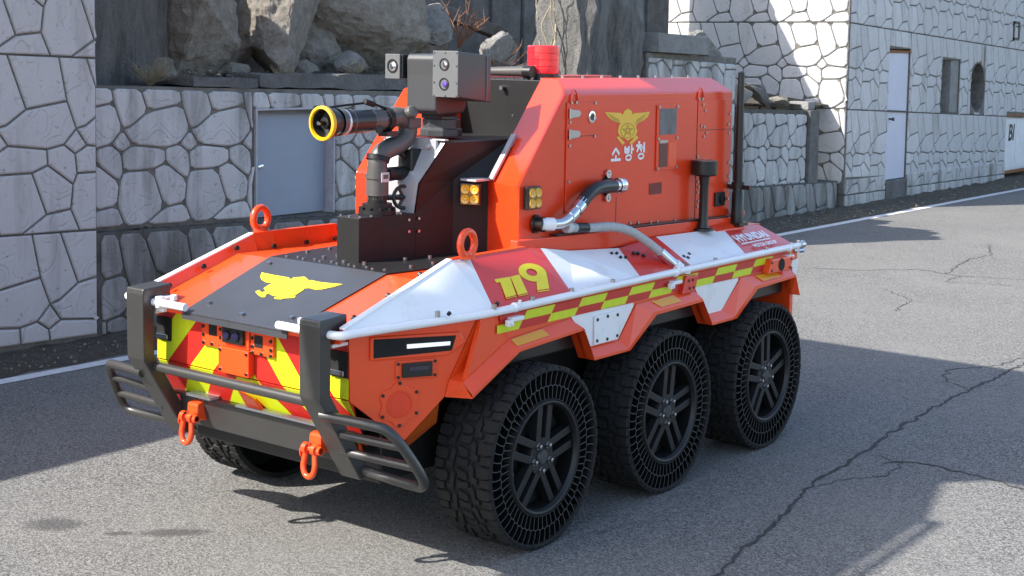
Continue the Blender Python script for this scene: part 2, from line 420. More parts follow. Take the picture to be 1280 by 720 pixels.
def stone_bm(bm, poly, gap, h, sh, fine, ox=0, oz=0):
    p = inset(poly, gap)
    if area(p) < .0006: return False
    if fine: p = chaikin(p, .17)
    q = inset(p, .014)
    if area(q) < .0002: return False
    q2 = inset(p, .003)
    def V(pt, y): return bm.verts.new((pt[0]+ox, -y, pt[1]+oz+sh*(pt[0]+ox)))
    r0 = [V(t, -.01) for t in p]; r1 = [V(t, h*.6) for t in q2]; r2 = [V(t, h) for t in q]
    c = V((sum(t[0] for t in q)/len(q), sum(t[1] for t in q)/len(q)), h+.001); n = len(p)
    for i in range(n):
        j = (i+1) % n
        bm.faces.new([r0[i], r0[j], r1[j], r1[i]]); bm.faces.new([r1[i], r1[j], r2[j], r2[i]]); bm.faces.new([r2[i], r2[j], c])
    return True
STONE_CACHE = {}
def mesh_of(bm, name, m):
    me = bpy.data.meshes.new(name); bmesh.ops.recalc_face_normals(bm, faces=bm.faces); bm.to_mesh(me); bm.free(); me.materials.append(m)
    return me
def stones(parent, org, facing, u0, u1, v0, v1, m, sh=0, pu=0, pv=0, holes=(), gap=.0058, h=.020, limit=300, fine=True, top=None, skip=0):
    """tile the cast-stone pattern over u0..u1, v0..v1 (metres along the wall / up); pv = height of a course joint"""
    org = Vector(org)
    U = Vector((0, 1, 0)) if facing == 'X' else Vector((1, 0, 0)); W = Vector((0, 0, 1)); N = W.cross(U)
    R = Matrix((U, N, W)).transposed().to_4x4()
    items = []
    for j in range(math.floor((v0-pv)/TH), math.ceil((v1-pv)/TH)):
        ph = pu+(j % 2)*.23
        for i in range(math.floor((u0-ph)/TW)-1, math.ceil((u1-ph)/TW)+1):
            bx, bz = ph+i*TW, pv+j*TH
            for k, p in enumerate(POLY):
                P = [(x+bx, y+bz) for x, y in p]
                if min(q[0] for q in P) >= u0 and max(q[0] for q in P) <= u1 and min(q[1] for q in P) >= v0 and max(q[1] for q in P) <= v1 and not any(
                   max(q[0] for q in P) > a and min(q[0] for q in P) < b and max(q[1] for q in P) > c and min(q[1] for q in P) < d for a, b, c, d in holes):
                    items.append((bx, bz, k, None)); continue
                P = cliprect(P, u0, u1, v0, v1)
                if len(P) < 3 or area(P) < .004: continue
                ps = [P]
                for a, b, c, d in holes:
                    nx = []
                    for q in ps:
                        if not (max(t[0] for t in q) > a and min(t[0] for t in q) < b and max(t[1] for t in q) > c and min(t[1] for t in q) < d): nx.append(q); continue
                        nx += [cliprect(q, -99, a, -99, 99), cliprect(q, b, 999, -99, 99), cliprect(q, a, b, -99, c), cliprect(q, a, b, d, 99)]
                    ps = [q for q in nx if len(q) > 2 and area(q) > .003]
                for q in ps: items.append((bx, bz, k, q))
    def world(it):
        bx, bz, k, q = it
        x, z = (bx+.3, bz+.4) if q is None else q[0]
        return org+U*x+W*(z+sh*x)
    items.sort(key=lambda it: (world(it)-CAM).length)
    rest = B(); nrest = 0
    for idx, (bx, bz, k, q) in enumerate(items):
        if idx < limit:
            key = (k, m.name, gap, h, sh, fine)
            if q is None and key in STONE_CACHE: me = STONE_CACHE[key]
            else:
                bm = B(); ok = stone_bm(bm, POLY[k] if q is None else [(x-bx, z-bz) for x, z in q], gap, h, sh, fine)
                if not ok: bm.free(); continue
                me = mesh_of(bm, 'stone', m)
                if q is None: STONE_CACHE[key] = me
            o = bpy.data.objects.new('stone', me); sc.collection.objects.link(o); o.parent = parent
            T = R.copy(); T.translation = org+U*bx+W*(bz+sh*bx); o.matrix_local = parent.matrix_world.inverted() @ T if False else T
            o.location = T.translation-parent.location
        else:
            P = [(x+bx, y+bz) for x, y in POLY[k]] if q is None else q
            if stone_bm(rest, P, gap, h, sh, False): nrest += 1
    if nrest:
        o = obj('distant_stones', rest, m, parent, kind='stuff'); T = R.copy(); T.translation = org-parent.location; o.matrix_local = T
    else: rest.free()
def xwall(name, x, y0, y1, z0, z1, thick, sh, m, label, cat, group=None, jm=JOINT, holes=(), core_top=0):
    """wall facing +X: Empty + core built as prism with rectangular holes left open"""
    t = empty(name, (0, 0, 0)); tag(t, label, cat, group)
    bm = B(); ys = sorted({y0, y1, *[h[0] for h in holes], *[h[1] for h in holes]})
    for a, b in zip(ys, ys[1:]):
        zs = [(z0, z1+core_top)]
        for h in holes:
            if h[0] <= a and h[1] >= b:
                n = []
                for c, d in zs: n += [q for q in ((c, min(d, h[2])), (max(c, h[3]), d)) if q[1]-q[0] > .01]
                zs = n
        for c, d in zs:
            prism(bm, [(x, a, c+sh*(a-y0)), (x, b, c+sh*(b-y0)), (x, b, d+sh*(b-y0)), (x, a, d+sh*(a-y0))], (-thick, 0, 0))
    obj('wall_core', bm, jm, t)
    return t
SL = -.035
# --- left tower wall (nearest, left edge of the photo)
t = xwall('stone_wall', -4.13, -7.5, 1.37, -.1, 3.85, .9, 0, STONE, 'tall white painted cast stone wall at the left edge, nearest the camera', 'wall')
bm = B()
for z in (.835, 2.085): prism(bm, [(-4.125, -7.5, z-.012+.15), (-4.125, 1.372, z-.012), (-4.125, 1.372, z+.012), (-4.125, -7.5, z+.012+.15)], (-.02, 0, 0))
obj('joint_band', bm, JOINTD, t)
stones(t, (-4.13, 1.4, 0), 'X', -8.8, -.034, .05, 3.72, STONE, sh=-.03, pu=-.03-.64*2, pv=-.43+.01, limit=220)
bm = B(); prism(bm, [(-5.1, -7.5, 3.96), (-4.06, -7.5, 3.96), (-4.06, 1.40, 3.86), (-5.1, 1.40, 3.86)], (0, 0, .08)); obj('coping', bm, CONCL, t, bevel=.01)
# --- recessed retaining wall with blue door, plinth below
door = (3.0, 3.92, .55, 1.66)
rw = xwall('stone_wall', -4.25, 1.372, 9.0, -.1, 1.88, .5, -.022, STONE, 'long recessed white cast stone retaining wall holding the blue steel door', 'wall', holes=[(3.0, 3.92, .77, 1.68)])
stones(rw, (-4.25, 1.4, 0), 'X', -.02, 7.6, .82, 1.87, STONEG, sh=-.03, pu=.05, pv=.82, holes=[(1.58, 2.53, .3, 1.72)], limit=260)
bm = B(); prism(bm, [(-4.13, 1.372, -.1), (-4.13, 14.14, -.1), (-4.13, 14.14, .42), (-4.13, 1.372, .80)], (-.5, 0, 0)); pl = obj('plinth', bm, JOINTD)
tag(pl, 'low grimy stone plinth running along the foot of the wall', 'plinth')
stones(pl, (-4.13, 1.4, 0), 'X', 0, 12.7, .04, .79, STONED, sh=-.03, pu=.05, pv=-.45, limit=290, h=.022)
# plinth stones were laid out with wall slope; ledge rubble on top
bm = B()
for k in range(420):
    y = random.uniform(1.4, 13.5); s = random.uniform(.006, .022)
    c = Vector((random.uniform(-4.24, -4.14), y, .80-.0298*(y-1.4)+s*.3))
    v = [bm.verts.new(c+Vector((random.uniform(-1, 1), random.uniform(-1.4, 1.4), random.uniform(-.5, .7)))*s) for _ in range(4)]
    for q in ((0, 1, 2), (0, 2, 3), (0, 3, 1), (1, 3, 2)): bm.faces.new([v[i] for i in q])
tag(obj('ledge_grit', bm, SOIL), 'grit and soil collected on the plinth ledge', kind='stuff')
# blue steel door
d = empty('steel_door', (-4.25, 3.46, .76)); tag(d, 'blue grey steel door set in the recessed stone wall', 'door')
def rel(o, p): return o
bm = B(); box(bm, (-.12, -.44, 0), (-.075, .44, .90)); obj('door_leaf', bm, DOORB, d, bevel=.004)
bm = B(); box(bm, (-.14, -.46, -.01), (.03, -.442, .92)); box(bm, (-.14, .442, -.01), (.03, .46, .92)); box(bm, (-.14, -.442, .902), (.03, .442, .92)); obj('door_frame', bm, FRAME, d, bevel=.003)
for yy in (-.37, -.345):
    bm = B(); lathe(bm, [(0, 0), (0, .012), (.03, .009), (.034, .016), (.05, .018), (.058, 0)], (-.075, yy, .43+(yy+.37)*.2), (1, 0, 0), 12); obj('door_knob', bm, CHROME, d, True)
bm = B(); box(bm, (-.14, -.46, -.05), (.02, .46, -.012)); obj('door_sill', bm, CONC, d)

# --- taller wall stub behind the robot, right of centre
uw = xwall('stone_wall', -4.22, 9.0, 11.15, .3, 2.215, .4, -.02, STONEG, 'raised stone wall stub behind the tall antenna, concrete block on top', 'wall')
stones(uw, (-4.22, 9.0, 0), 'X', .03, 2.13, .55, 2.17, STONEG, sh=-.035, pu=.1, pv=.42, limit=120)
# --- low wall right of the robot with concrete end post
mw = xwall('stone_wall', -4.2, 11.152, 13.2, .3, 1.52, .35, -.03, STONEG, 'low dirty stone wall with rubble on top, right of the antenna', 'wall', jm=JOINTD)
stones(mw, (-4.2, 11.15, 0), 'X', .02, 2.04, .44, 1.48, STONEG, sh=-.035, pu=.0, pv=.42, limit=120)
bm = B(); box(bm, (-4.55, 13.21, .38), (-4.14, 13.50, 1.46)); o = obj('concrete_post', bm, CONC, None, bevel=.01); tag(o, 'grey concrete post closing the low stone wall beside the building', 'post')
bm = B(); box(bm, (-4.5, 13.25, 1.463), (-4.2, 13.46, 1.58)); o = obj('concrete_block', bm, CONCL, None, bevel=.015); tag(o, 'small pale concrete block on top of the wall end post', 'block')
bm = B()
prism(bm, [(-4.62, 9.05, 2.222), (-4.12, 9.1, 2.222), (-4.12, 10.28, 2.196), (-4.62, 10.28, 2.196)], (0, 0, .225))
o = obj('concrete_block', bm, CONCL, None, bevel=.012); tag(o, 'long pale concrete block lying on the raised wall stub', 'block')

# --- white building on the right
BX, BY = -4.05, 14.18
bl = empty('stone_building', (0, 0, 0)); tag(bl, 'white cast stone faced building with door, square opening and oval hole', 'building')
SB = -.038
holes = [(15.66, 16.50, .25, 2.36), (17.86, 18.72, 1.33, 2.21), (19.23, 20.01, 1.29, 2.18), (21.2, 22.6, -.2, 1.22)]
H4 = 5.2
# long face core
bm = B(); ys = sorted({BY, 46, *[h[0] for h in holes], *[h[1] for h in holes]})
for a, b in zip(ys, ys[1:]):
    zs = [(-.1, H4)]
    for h in holes:
        if h[0] <= a and h[1] >= b: zs = [q for c, dd in zs for q in ((c, min(dd, h[2])), (max(c, h[3]), dd)) if q[1]-q[0] > .01]
    for c, dd in zs: prism(bm, [(BX, a, c), (BX, b, c), (BX, b, dd), (BX, a, dd)], (-.45, 0, 0))
box(bm, (-12, BY, -.1), (BX-.452, BY+.4, H4))
box(bm, (-12, BY+.5, H4-.05), (BX-.46, 46, H4+.1))
obj('wall_core', bm, JOINT, bl)
hl = [(a-BY, b-BY, c-SB*(a-BY), dd-SB*(b-BY)) for a, b, c, dd in holes if abs(a-19.23) > .01]
for k in range(22):
    za, zb = -.43+.86*k/22, -.43+.86*(k+1)/22; hw = .37*math.sqrt(max(0, 1-(((za+zb)/2)/.44)**2))
    hl.append((19.62-hw-BY, 19.62+hw-BY, 1.735+za-SB*(19.62-BY), 1.735+zb-SB*(19.62-BY)))
stones(bl, (BX, BY, 0), 'X', .03, 24, .03, .44, STONEG, sh=SB*.3, pu=.03, pv=.21-TH, holes=[(a-BY, b-BY, -1, dd) for a, b, c, dd in (holes[0], holes[3])], limit=30, gap=.0075, h=.03, fine=False)
stones(bl, (BX, BY, 0), 'X', .03, 24, .46, 6.0, STONE, sh=SB, pu=.03, pv=.21, holes=hl, limit=160, gap=.0075, h=.018, fine=False)
stones(bl, (-12, BY, 0), 'Y', 3.0, 7.95, .35, H4-.05, STONE, sh=0, pu=.05, pv=.215, limit=110, gap=.007, h=.02)
bm = B()
for z in (.215, 1.465, 2.715, 3.965):
    prism(bm, [(BX+.006, BY, z-.014), (BX+.006, 46, z-.014+SB*31.8), (BX+.006, 46, z+.014+SB*31.8), (BX+.006, BY, z+.014)], (-.02, 0, 0))
    box(bm, (-12, BY-.006, z-.013), (BX, BY+.01, z+.013))
obj('joint_band', bm, JOINTD, bl)
# base grime band
# door
bm = B(); box(bm, (BX-.10, 15.68, .34), (BX-.018, 16.485, 2.30)); dl = obj('door', bm, DOORL, bl, bevel=.004)
bm = B(); lathe(bm, [(0, 0), (0, .014), (.05, .014), (.06, .03), (.08, .03), (.085, 0)], (BX-.018, 15.80, 1.28), (1, 0, 0), 10); obj('handle', bm, BLACK, dl, True)
bm = B(); box(bm, (BX-.12, 15.66, 2.303), (BX+.012, 16.5, 2.335)); obj('door_lintel', bm, RUST, bl)
bm = B(); box(bm, (BX-.12, 15.66, .0), (BX+.04, 16.5, .33)); obj('door_step', bm, CONC, bl, bevel=.01)
bm = B(); box(bm, (BX-.44, 15.60, .3), (BX-.12, 16.55, 2.4)); obj('door_reveal', bm, CONCL, bl)
# square opening: reveal + back panel
bm = B(); box(bm, (BX-.45, 17.84, 1.30), (BX-.40, 18.74, 2.24)); obj('opening_back', bm, CONC, bl)
bm = B(); box(bm, (BX-.34, 18.35, 1.331), (BX-.02, 18.71, 2.205)); obj('opening_jamb', bm, CONCL, bl)
# oval hole : plate with an elliptical cut
bm = B(); n = 40; cy_, cz_ = 19.62, 1.735
inn = [bm.verts.new((BX+.001, cy_+.36*math.cos(2*PI*k/n)*(1+.05*random.uniform(-1, 1)), cz_+.42*math.sin(2*PI*k/n)*(1+.04*random.uniform(-1, 1)))) for k in range(n)]
def sq(k):
    c, s = math.cos(2*PI*k/n), math.sin(2*PI*k/n); m = max(abs(c)/.39, abs(s)/.445); return (BX+.001, cy_+c/m, cz_+s/m)
out = [bm.verts.new(sq(k)) for k in range(n)]; dep = [bm.verts.new((BX-.4, v.co.y, v.co.z)) for v in inn]
for k in range(n):
    j = (k+1) % n; bm.faces.new([inn[k], inn[j], out[j], out[k]]); bm.faces.new([inn[k], inn[j], dep[j], dep[k]])
obj('oval_reveal', bm, JOINT, bl)
bm = B(); box(bm, (BX-.45, 19.2, 1.26), (BX-.40, 20.04, 2.21)); obj('oval_back', bm, CONC, bl)
# spray-painted marks
bm = B()
for z, a in ((2.60, 21.32), (2.9, 21.32)): box(bm, (BX+.024, a, z), (BX+.03, a+.36, z+.045))
box(bm, (BX+.024, 21.32, 2.60), (BX+.03, 21.40, 2.945)); box(bm, (BX+.024, 21.62, 2.63), (BX+.03, 21.70, 2.92))
obj('spray_mark', bm, GRAF, bl)
# rusty white cabinet in the niche at the right edge
cb = empty('metal_cabinet', (BX-.2, 21.9, .12)); tag(cb, 'rusty white metal cabinet with black spray letters, set in the building wall', 'cabinet')
bm = B(); box(bm, (-.22, -.66, .05), (.16, .66, 1.06)); obj('cabinet_body', bm, CABW, cb, bevel=.008)
bm = B(); box(bm, (.161, -.62, .09), (.175, -.01, 1.02)); box(bm, (.161, .01, .09), (.175, .62, 1.02)); obj('cabinet_door', bm, CABW, cb, bevel=.003)
bm = B(); box(bm, (-.22, -.69, 1.063), (.21, .69, 1.10)); box(bm, (-.2, -.69, 0), (.2, .69, .048)); obj('cabinet_trim', bm, RUST, cb, bevel=.004)
bm = text_bm('BI', .42, .012)
bmesh.ops.transform(bm, matrix=Matrix(((0, 0, 1, .178), (1, .15, 0, -.45), (0, 1, 0, .62), (0, 0, 0, 1))), verts=bm.verts); obj('lettering', bm, GRAF, cb)

# ================================================================== bank, slabs and boulders above the wall
bm = B(); rows = []
for j in range(60):
    y = .6+j*.24; row = []
    for i in range(14):
        x = -4.32-i*.55; z = 1.80-.022*(y-1.4)+i*.06+random.uniform(-.05, .05)*(i > 0)
        row.append(bm.verts.new((x, y, z)))
    rows.append(row)
for a, b in zip(rows, rows[1:]):
    for i in range(13): bm.faces.new([a[i], b[i], b[i+1], a[i+1]])
tag(obj('bank', bm, SOIL, None, True), 'rubble strewn ground above the retaining wall', kind='structure')

# added unseen blocker, outline cut to throw the road shade right of the robot
wk = empty('added_shade_blocker', (0, 0, 0)); tag(wk, 'added unseen blocker above the road, shaped to cast the road shade', kind='structure')
wz = 4.5; ox, oy = -SUN_A*wz, -SUN_B*wz; bm = B()
prism(bm, [(x+ox, y+oy, wz) for x, y in ((1.10, -1.6), (2.085, -1.6), (2.085, 1.45), (1.93, 2.06), (2.15, 2.31), (2.75, 2.31), (2.75, 5.02), (1.70, 5.02), (1.70, 2.64), (1.45, 1.80), (1.39, .72), (1.17, .12), (1.00, -.34))], (0, 0, .05))
box(bm, (-3.4+ox, 3.72+oy, wz), (.69+ox, 4.268+oy, wz+.05)); box(bm, (-3.4+ox, 4.27+oy, wz), (1.698+ox, 4.99+oy, wz+.05)); prism(bm, [(x+ox, y+oy, wz) for x, y in ((1.698, 3.55), (1.698, 4.268), (1.60, 4.268), (1.26, 3.72), (1.30, 3.62))], (0, 0, .05))
obj('blocker_plate', bm, BARM, wk)
bm = B(); box(bm, (2.135+ox, -1.6+oy, wz), (2.175+ox, 1.45+oy, wz+.04))
for y in (-1.5, -.5, 1.40): box(bm, (2.087+ox, y+oy, wz), (2.133+ox, y+.05+oy, wz+.03))
obj('blocker_strip', bm, BARM, wk)
for x, y in ((-1.0, -5.95), (-5.6, .2), (-5.6, -.05)):
    bm = B(); box(bm, (x-.06, y-.06, 0), (x+.06, y+.06, wz-.005)); obj('blocker_column', bm, BARM, wk)
from mathutils import noise as mn
def boulder(loc, size, seed, m, label, rot=(0, 0, 0), cuts=13, name='boulder', group='boulders heaped above the wall', rough=.085, cat='boulder'):
    rnd = random.Random(seed); bm = B(); bmesh.ops.create_icosphere(bm, subdivisions=5, radius=1)
    planes = []
    for k in range(cuts):
        v = Vector((rnd.gauss(0, 1), rnd.gauss(0, 1), rnd.gauss(0, .8))).normalized(); planes.append((v, rnd.uniform(.46, .74)))
    off = Vector((seed*3.7, seed*1.3, seed*.7))
    for v in bm.verts:
        p = v.co.copy()
        for q, dd in planes:
            e = p.dot(q)-dd
            if e > 0: p -= q*e*.97
        nn = mn.fractal(p*1.6+off, 1.0, 2.1, 5)
        n2 = mn.fractal(p*6+off, 1.0, 2.1, 4)
        n3 = mn.fractal(p*17+off, 1.0, 2.1, 3); v.co = p*(1+rough*1.2*nn+rough*.55*n2+rough*.28*n3)
    R = Matrix.Rotation(rot[2], 3, 'Z') @ Matrix.Rotation(rot[1], 3, 'Y') @ Matrix.Rotation(rot[0], 3, 'X')
    for v in bm.verts: v.co = R @ Vector((v.co.x*size[0], v.co.y*size[1], v.co.z*size[2]))
    zmin = min(v.co.z for v in bm.verts)
    o = obj(name, bm, m, None, False); o.location = loc
    tag(o, label, cat, group); return o
boulder((-5.0, 3.0, 2.45), (.48, .66, .60), 3, ROCK, 'grey boulder with a rounded chin, beside the concrete slab', (.2, .1, .2))
boulder((-5.05, 4.0, 2.46), (.52, .78, .62), 11, ROCK, 'biggest brown boulder with a ragged pale face', (.3, -.2, .5))
boulder((-5.15, 5.25, 2.54), (.62, 1.05, .62), 5, ROCK, 'long dark brown boulder behind the camera head', (.1, .3, -.2))
boulder((-4.72, 4.62, 2.03), (.2, .27, .15), 17, ROCKL, 'small pale grey boulder wedged under the long dark one', (.1, .1, .4))
boulder((-4.85, 4.15, 1.98), (.2, .22, .12), 19, ROCK, 'flat stone in the gap under the ragged boulder', (0, .1, .1))
boulder((-4.9, 2.55, 1.98), (.2, .22, .16), 23, ROCK, 'low dark stone at the foot of the concrete slab', (0, 0, .3))
boulder((-4.85, 3.32, 1.97), (.18, .2, .1), 29, ROCK, 'thin shadowed stone between the two big boulders', (0, 0, .3))
boulder((-5.0, 6.12, 2.40), (.24, .36, .22), 31, ROCKL, 'pale broken rock leaning above the camera head', (.75, .1, .3), cuts=12)
boulder((-4.85, 6.95, 2.16), (.22, .42, .20), 37, ROCKL, 'mottled pale rock left of the red beacon', (.4, 0, .2), cuts=11)
boulder((-5.6, 4.55, 2.95), (.5, .6, .42), 41, ROCK, 'upper boulder cut by the top of the photo', (.2, 0, .6))
boulder((-5.7, 3.3, 3.05), (.45, .6, .4), 43, ROCK, 'boulder at the back of the heap, mostly out of frame', (.2, 0, .6))
boulder((-4.75, 7.35, 1.95), (.2, .3, .14), 47, ROCK, 'dark stone at the foot of the stained concrete mass', (0, 0, .1))
boulder((-5.9, 2.7, 2.75), (.5, .6, .55), 83, ROCK, 'boulder behind the first one, next to the upright slab', (.2, 0, .6))
boulder((-5.85, 3.5, 2.35), (.45, .5, .5), 89, ROCK, 'rock filling the gap behind the two left boulders', (.4, 0, .1))
boulder((-5.95, 5.9, 2.55), (.5, .7, .55), 97, ROCK, 'shaded rock behind the pale leaning one', (.1, 0, .3))
boulder((-5.9, 6.9, 2.3), (.5, .6, .4), 101, ROCK, 'low rock under the sloping beam', (.1, .3, .3))
boulder((-5.25, 3.5, 2.12), (.35, .38, .36), 103, ROCK, 'brown rock filling the low gap between the two big left boulders', (.2, .2, .3))
boulder((-5.3, 4.62, 2.2), (.35, .40, .42), 107, ROCK, 'shaded rock between the ragged boulder and the long dark one', (.5, 0, .2))
boulder((-5.2, 2.42, 2.2), (.3, .26, .34), 109, ROCK, 'narrow dark rock squeezed against the upright slabs', (.1, .4, .2))
boulder((-5.3, 5.95, 2.1), (.4, .42, .36), 113, ROCK, 'dark rock below the pale leaning one', (.3, 0, .1))
boulder((-4.62, 5.45, 2.01), (.16, .26, .1), 127, ROCK, 'flat brown stone on the slab behind the camera head', (0, .1, .1))
# rubble right of the raised stub
boulder((-4.45, 11.5, 1.68), (.22, .38, .26), 53, ROCKL, 'sunlit pale rubble behind the low wall', (.3, .3, 0), group='rubble on the low wall')
boulder((-4.40, 12.1, 1.70), (.16, .52, .13), 59, CONC, 'dark slab of rubble tilted on the low wall', (-.5, .1, 0), group='rubble on the low wall')
boulder((-4.45, 12.8, 1.58), (.2, .42, .11), 61, ROCK, 'flat dark stone at the right end of the low wall top', (0, 0, .05), group='rubble on the low wall')
boulder((-5.2, 11.3, 1.9), (.5, .6, .35), 67, ROCKL, 'sunlit heap of rubble against the building', (.5, .2, 0), group='rubble on the low wall')
boulder((-4.42, 10.75, 2.27), (.2, .42, .17), 71, ROCKL, 'sunlit stone beside the long concrete block', (-.45, .1, 0), group='rubble on the low wall')
# flat slabs lying along the wall top
def slab(y0, y1, z, h, x0, x1, label, tilt=0, m=CONC):
    bm = B(); box(bm, (x0, y0, z), (x1, y1, z+h))
    bmesh.ops.subdivide_edges(bm, edges=bm.edges, cuts=5, use_grid_fill=True)
    for v in bm.verts:
        v.co += Vector((mn.noise(v.co*7), mn.noise(v.co*7+Vector((9, 0, 0))), mn.noise(v.co*7+Vector((0, 9, 0)))))*.022
        v.co.z += tilt*(v.co.y-y0)
    o = obj('concrete_slab', bm, m, None, True); tag(o, label, 'slab', 'slabs lying along the wall top')
slab(2.36, 3.05, 1.865, .075, -4.72, -4.24, 'thin slab on the wall top below the first boulder', -.02)
slab(3.08, 3.98, 1.855, .11, -4.70, -4.25, 'long grey slab over the blue door', -.01)
slab(4.0, 4.9, 1.83, .13, -4.74, -4.27, 'thick slab right of the blue door', -.015)
slab(4.92, 5.9, 1.80, .15, -4.74, -4.26, 'thick slab behind the camera head', -.02)
slab(5.92, 7.05, 1.78, .12, -4.74, -4.26, 'slab behind the red beacon and bar', -.02)
CONCS = rock_mat('streaked_concrete', (.06, .057, .052), (.22, .212, .195), (.36, .35, .325), 2.2)
for nd_ in CONCS.node_tree.nodes:
    if nd_.type == 'TEX_NOISE' and abs(nd_.inputs['Scale'].default_value-2.2) < .01:
        mp = CONCS.node_tree.nodes.new('ShaderNodeMapping'); mp.inputs['Scale'].default_value = (2.4, 2.4, .5)
        g_ = [q for q in CONCS.node_tree.nodes if q.type == 'NEW_GEOMETRY'][0]
        CONCS.node_tree.links.new(g_.outputs['Position'], mp.inputs['Vector']); CONCS.node_tree.links.new(mp.outputs['Vector'], nd_.inputs['Vector'])
bm = B()
for k in range(900):
    y = random.uniform(2.3, 7.2); x = random.uniform(-5.3, -4.28); sz = random.uniform(.008, .03)
    c = Vector((x, y, 1.95-.02*(y-3)+random.uniform(-.02, .03)+max(0, -4.7-x)*.06))
    v = [bm.verts.new(c+Vector((random.uniform(-1, 1), random.uniform(-1, 1), random.uniform(-.5, .7)))*sz) for _ in range(4)]
    mi = random.choice((0, 0, 1))
    for q in ((0, 1, 2), (0, 2, 3), (0, 3, 1), (1, 3, 2)): bm.faces.new([v[i] for i in q]).material_index = mi
tag(obj('rubble_litter', bm, [ROCK, STRAW]), 'rock chips and dry leaves among the boulders', kind='stuff')
# upright concrete panels at the left
for y0, y1, lab in ((1.5, 2.28, 'wide upright grey concrete panel next to the tall wall'), (2.30, 2.62, 'narrow upright grey concrete panel beside the boulders')):
    bm = B(); box(bm, (-5.0, y0, 1.75), (-4.86 if y0 < 2 else -4.88, y1, 3.3)); bmesh.ops.subdivide_edges(bm, edges=bm.edges, cuts=4, use_grid_fill=True)
    for v in bm.verts: v.co.x += mn.noise(v.co*4)*.03
    tag(obj('upright_slab', bm, CONCS, None, True), lab, 'panel', 'upright concrete panels')
# dark back wall of vertical panels and leaning beam
bk = empty('back_wall', (0, 0, 0)); tag(bk, 'dark concrete panel wall behind the boulders', 'wall')
for k in range(20):
    y0 = 1.2+k*.62; bm = B(); box(bm, (-7.0-.05*(k % 2), y0, 1.5), (-6.75+.04*(k % 3), y0+.6, 3.05 if y0 < 9.6 else 5.3)); obj('panel', bm, CONC, bk, bevel=.01)  # far panels raised out of view to shade the building face
bm = B(); prism(bm, [(-5.7, 5.2, 2.92), (-5.55, 5.2, 2.92), (-5.55, 8.1, 2.32), (-5.7, 8.1, 2.32)], (0, 0, .14)); tag(obj('concrete_beam', bm, CONC, None, bevel=.012), 'dark beam sloping down behind the camera head', 'beam')
# stained concrete mass right of the beacon
bm = B(); box(bm, (-4.75, 7.62, 1.6), (-4.28, 8.98, 3.9)); bmesh.ops.subdivide_edges(bm, edges=bm.edges, cuts=22, use_grid_fill=True)
for v in bm.verts:
    p = v.co
    if p.z > 3.2: p.z = 3.2+(p.z-3.2)*(1.5-.75*(p.y-7.6)/1.4+.35*mn.noise(Vector((p.y*3, 0, 5))))
    d0 = mn.fractal(Vector((p.x*1.5, p.y*2.6, p.z*.9)), 1, 2, 5)*.16+mn.noise(p*9)*.02
    v.co += Vector((d0, d0*.5 if p.y < 7.7 else 0, 0))
tag(obj('concrete_mass', bm, CONCS, None, True), 'rough grey concrete mass streaked with black stains, right of the beacon', 'concrete')
# dry twigs: dead bush and straw tuft
def bush(name, loc, n, h, spread, m, label, r=.006, seed=1, lean=(0, 0)):
    rnd = random.Random(seed); bm = B()
    for k in range(n):
        a = rnd.uniform(0, 2*PI); p = Vector((0, 0, 0)); d = Vector((math.cos(a)*spread+lean[0], math.sin(a)*spread+lean[1], 1)).normalized(); L = h*rnd.uniform(.5, 1); pts = [p.copy()]
        for s in range(6):
            d = (d+Vector((rnd.gauss(0, .16), rnd.gauss(0, .16), rnd.gauss(0, .1)))).normalized(); p = p+d*L/6; pts.append(p.copy())
        tube(bm, pts, [r*(1-i/8) for i in range(7)], 4)
        for s in range(2, 6):
            q = pts[s]; dd = (d+Vector((rnd.gauss(0, .8), rnd.gauss(0, .8), rnd.gauss(.2, .4)))).normalized()
            tube(bm, [q, q+dd*L*.14, q+dd*L*.24+Vector((0, 0, .02))], [r*.5, r*.4, r*.2], 3)
    o = obj(name, bm, m, None); o.location = loc; tag(o, label, 'plant'); return o
bush('dead_bush', (-4.85, 6.35, 2.22), 11, .75, .5, TWIG, 'leafless reddish bush sprouting above the pale rock', .009, 4, (0, .25))
bush('dead_bush', (-4.75, 7.0, 2.08), 6, .35, .9, TWIG, 'low dead twigs beside the mottled rock', .007, 9)
bush('dead_bush', (-4.5, 6.7, 1.98), 7, .5, 1.2, TWIG, 'sprawling dead twigs hanging over the slab behind the beacon', .006, 21)
bush('dry_grass', (-4.42, 3.5, 1.93), 30, .16, 1.2, STRAW, 'short dry grass on the slab above the blue door', .0025, 31)
bush('dry_grass', (-4.5, 4.45, 1.94), 34, .2, 1.0, STRAW, 'dry grass in the gap left of the small pale boulder', .0025, 37)
bush('dry_grass', (-4.55, 2.18, 1.86), 70, .28, .9, STRAW, 'tuft of dry straw at the foot of the upright panels', .003, 6)
bush('dry_grass', (-4.7, 11.3, 1.55), 60, .38, .8, STRAW, 'sunlit dry grass behind the low wall', .005, 12)
bush('dry_grass', (-4.6, 10.3, 2.12), 40, .35, .8, STRAW, 'dry grass at the end of the long block', .005, 15)
bm = B()
for k in range(5):
    q = [Vector((-4.5+random.uniform(-.1, .1), 7.5+random.uniform(-.06, .06), 1.9))]
    for i in range(9): q.append(q[-1]+Vector((random.uniform(-.08, .08), random.uniform(-.08, .08), .14)))
    tube(bm, smoothp(q, 1), .007+.004*(k == 0), 5)
tag(obj('dead_vine', bm, STRAW), 'bare pale vine climbing the left edge of the stained concrete', 'plant')

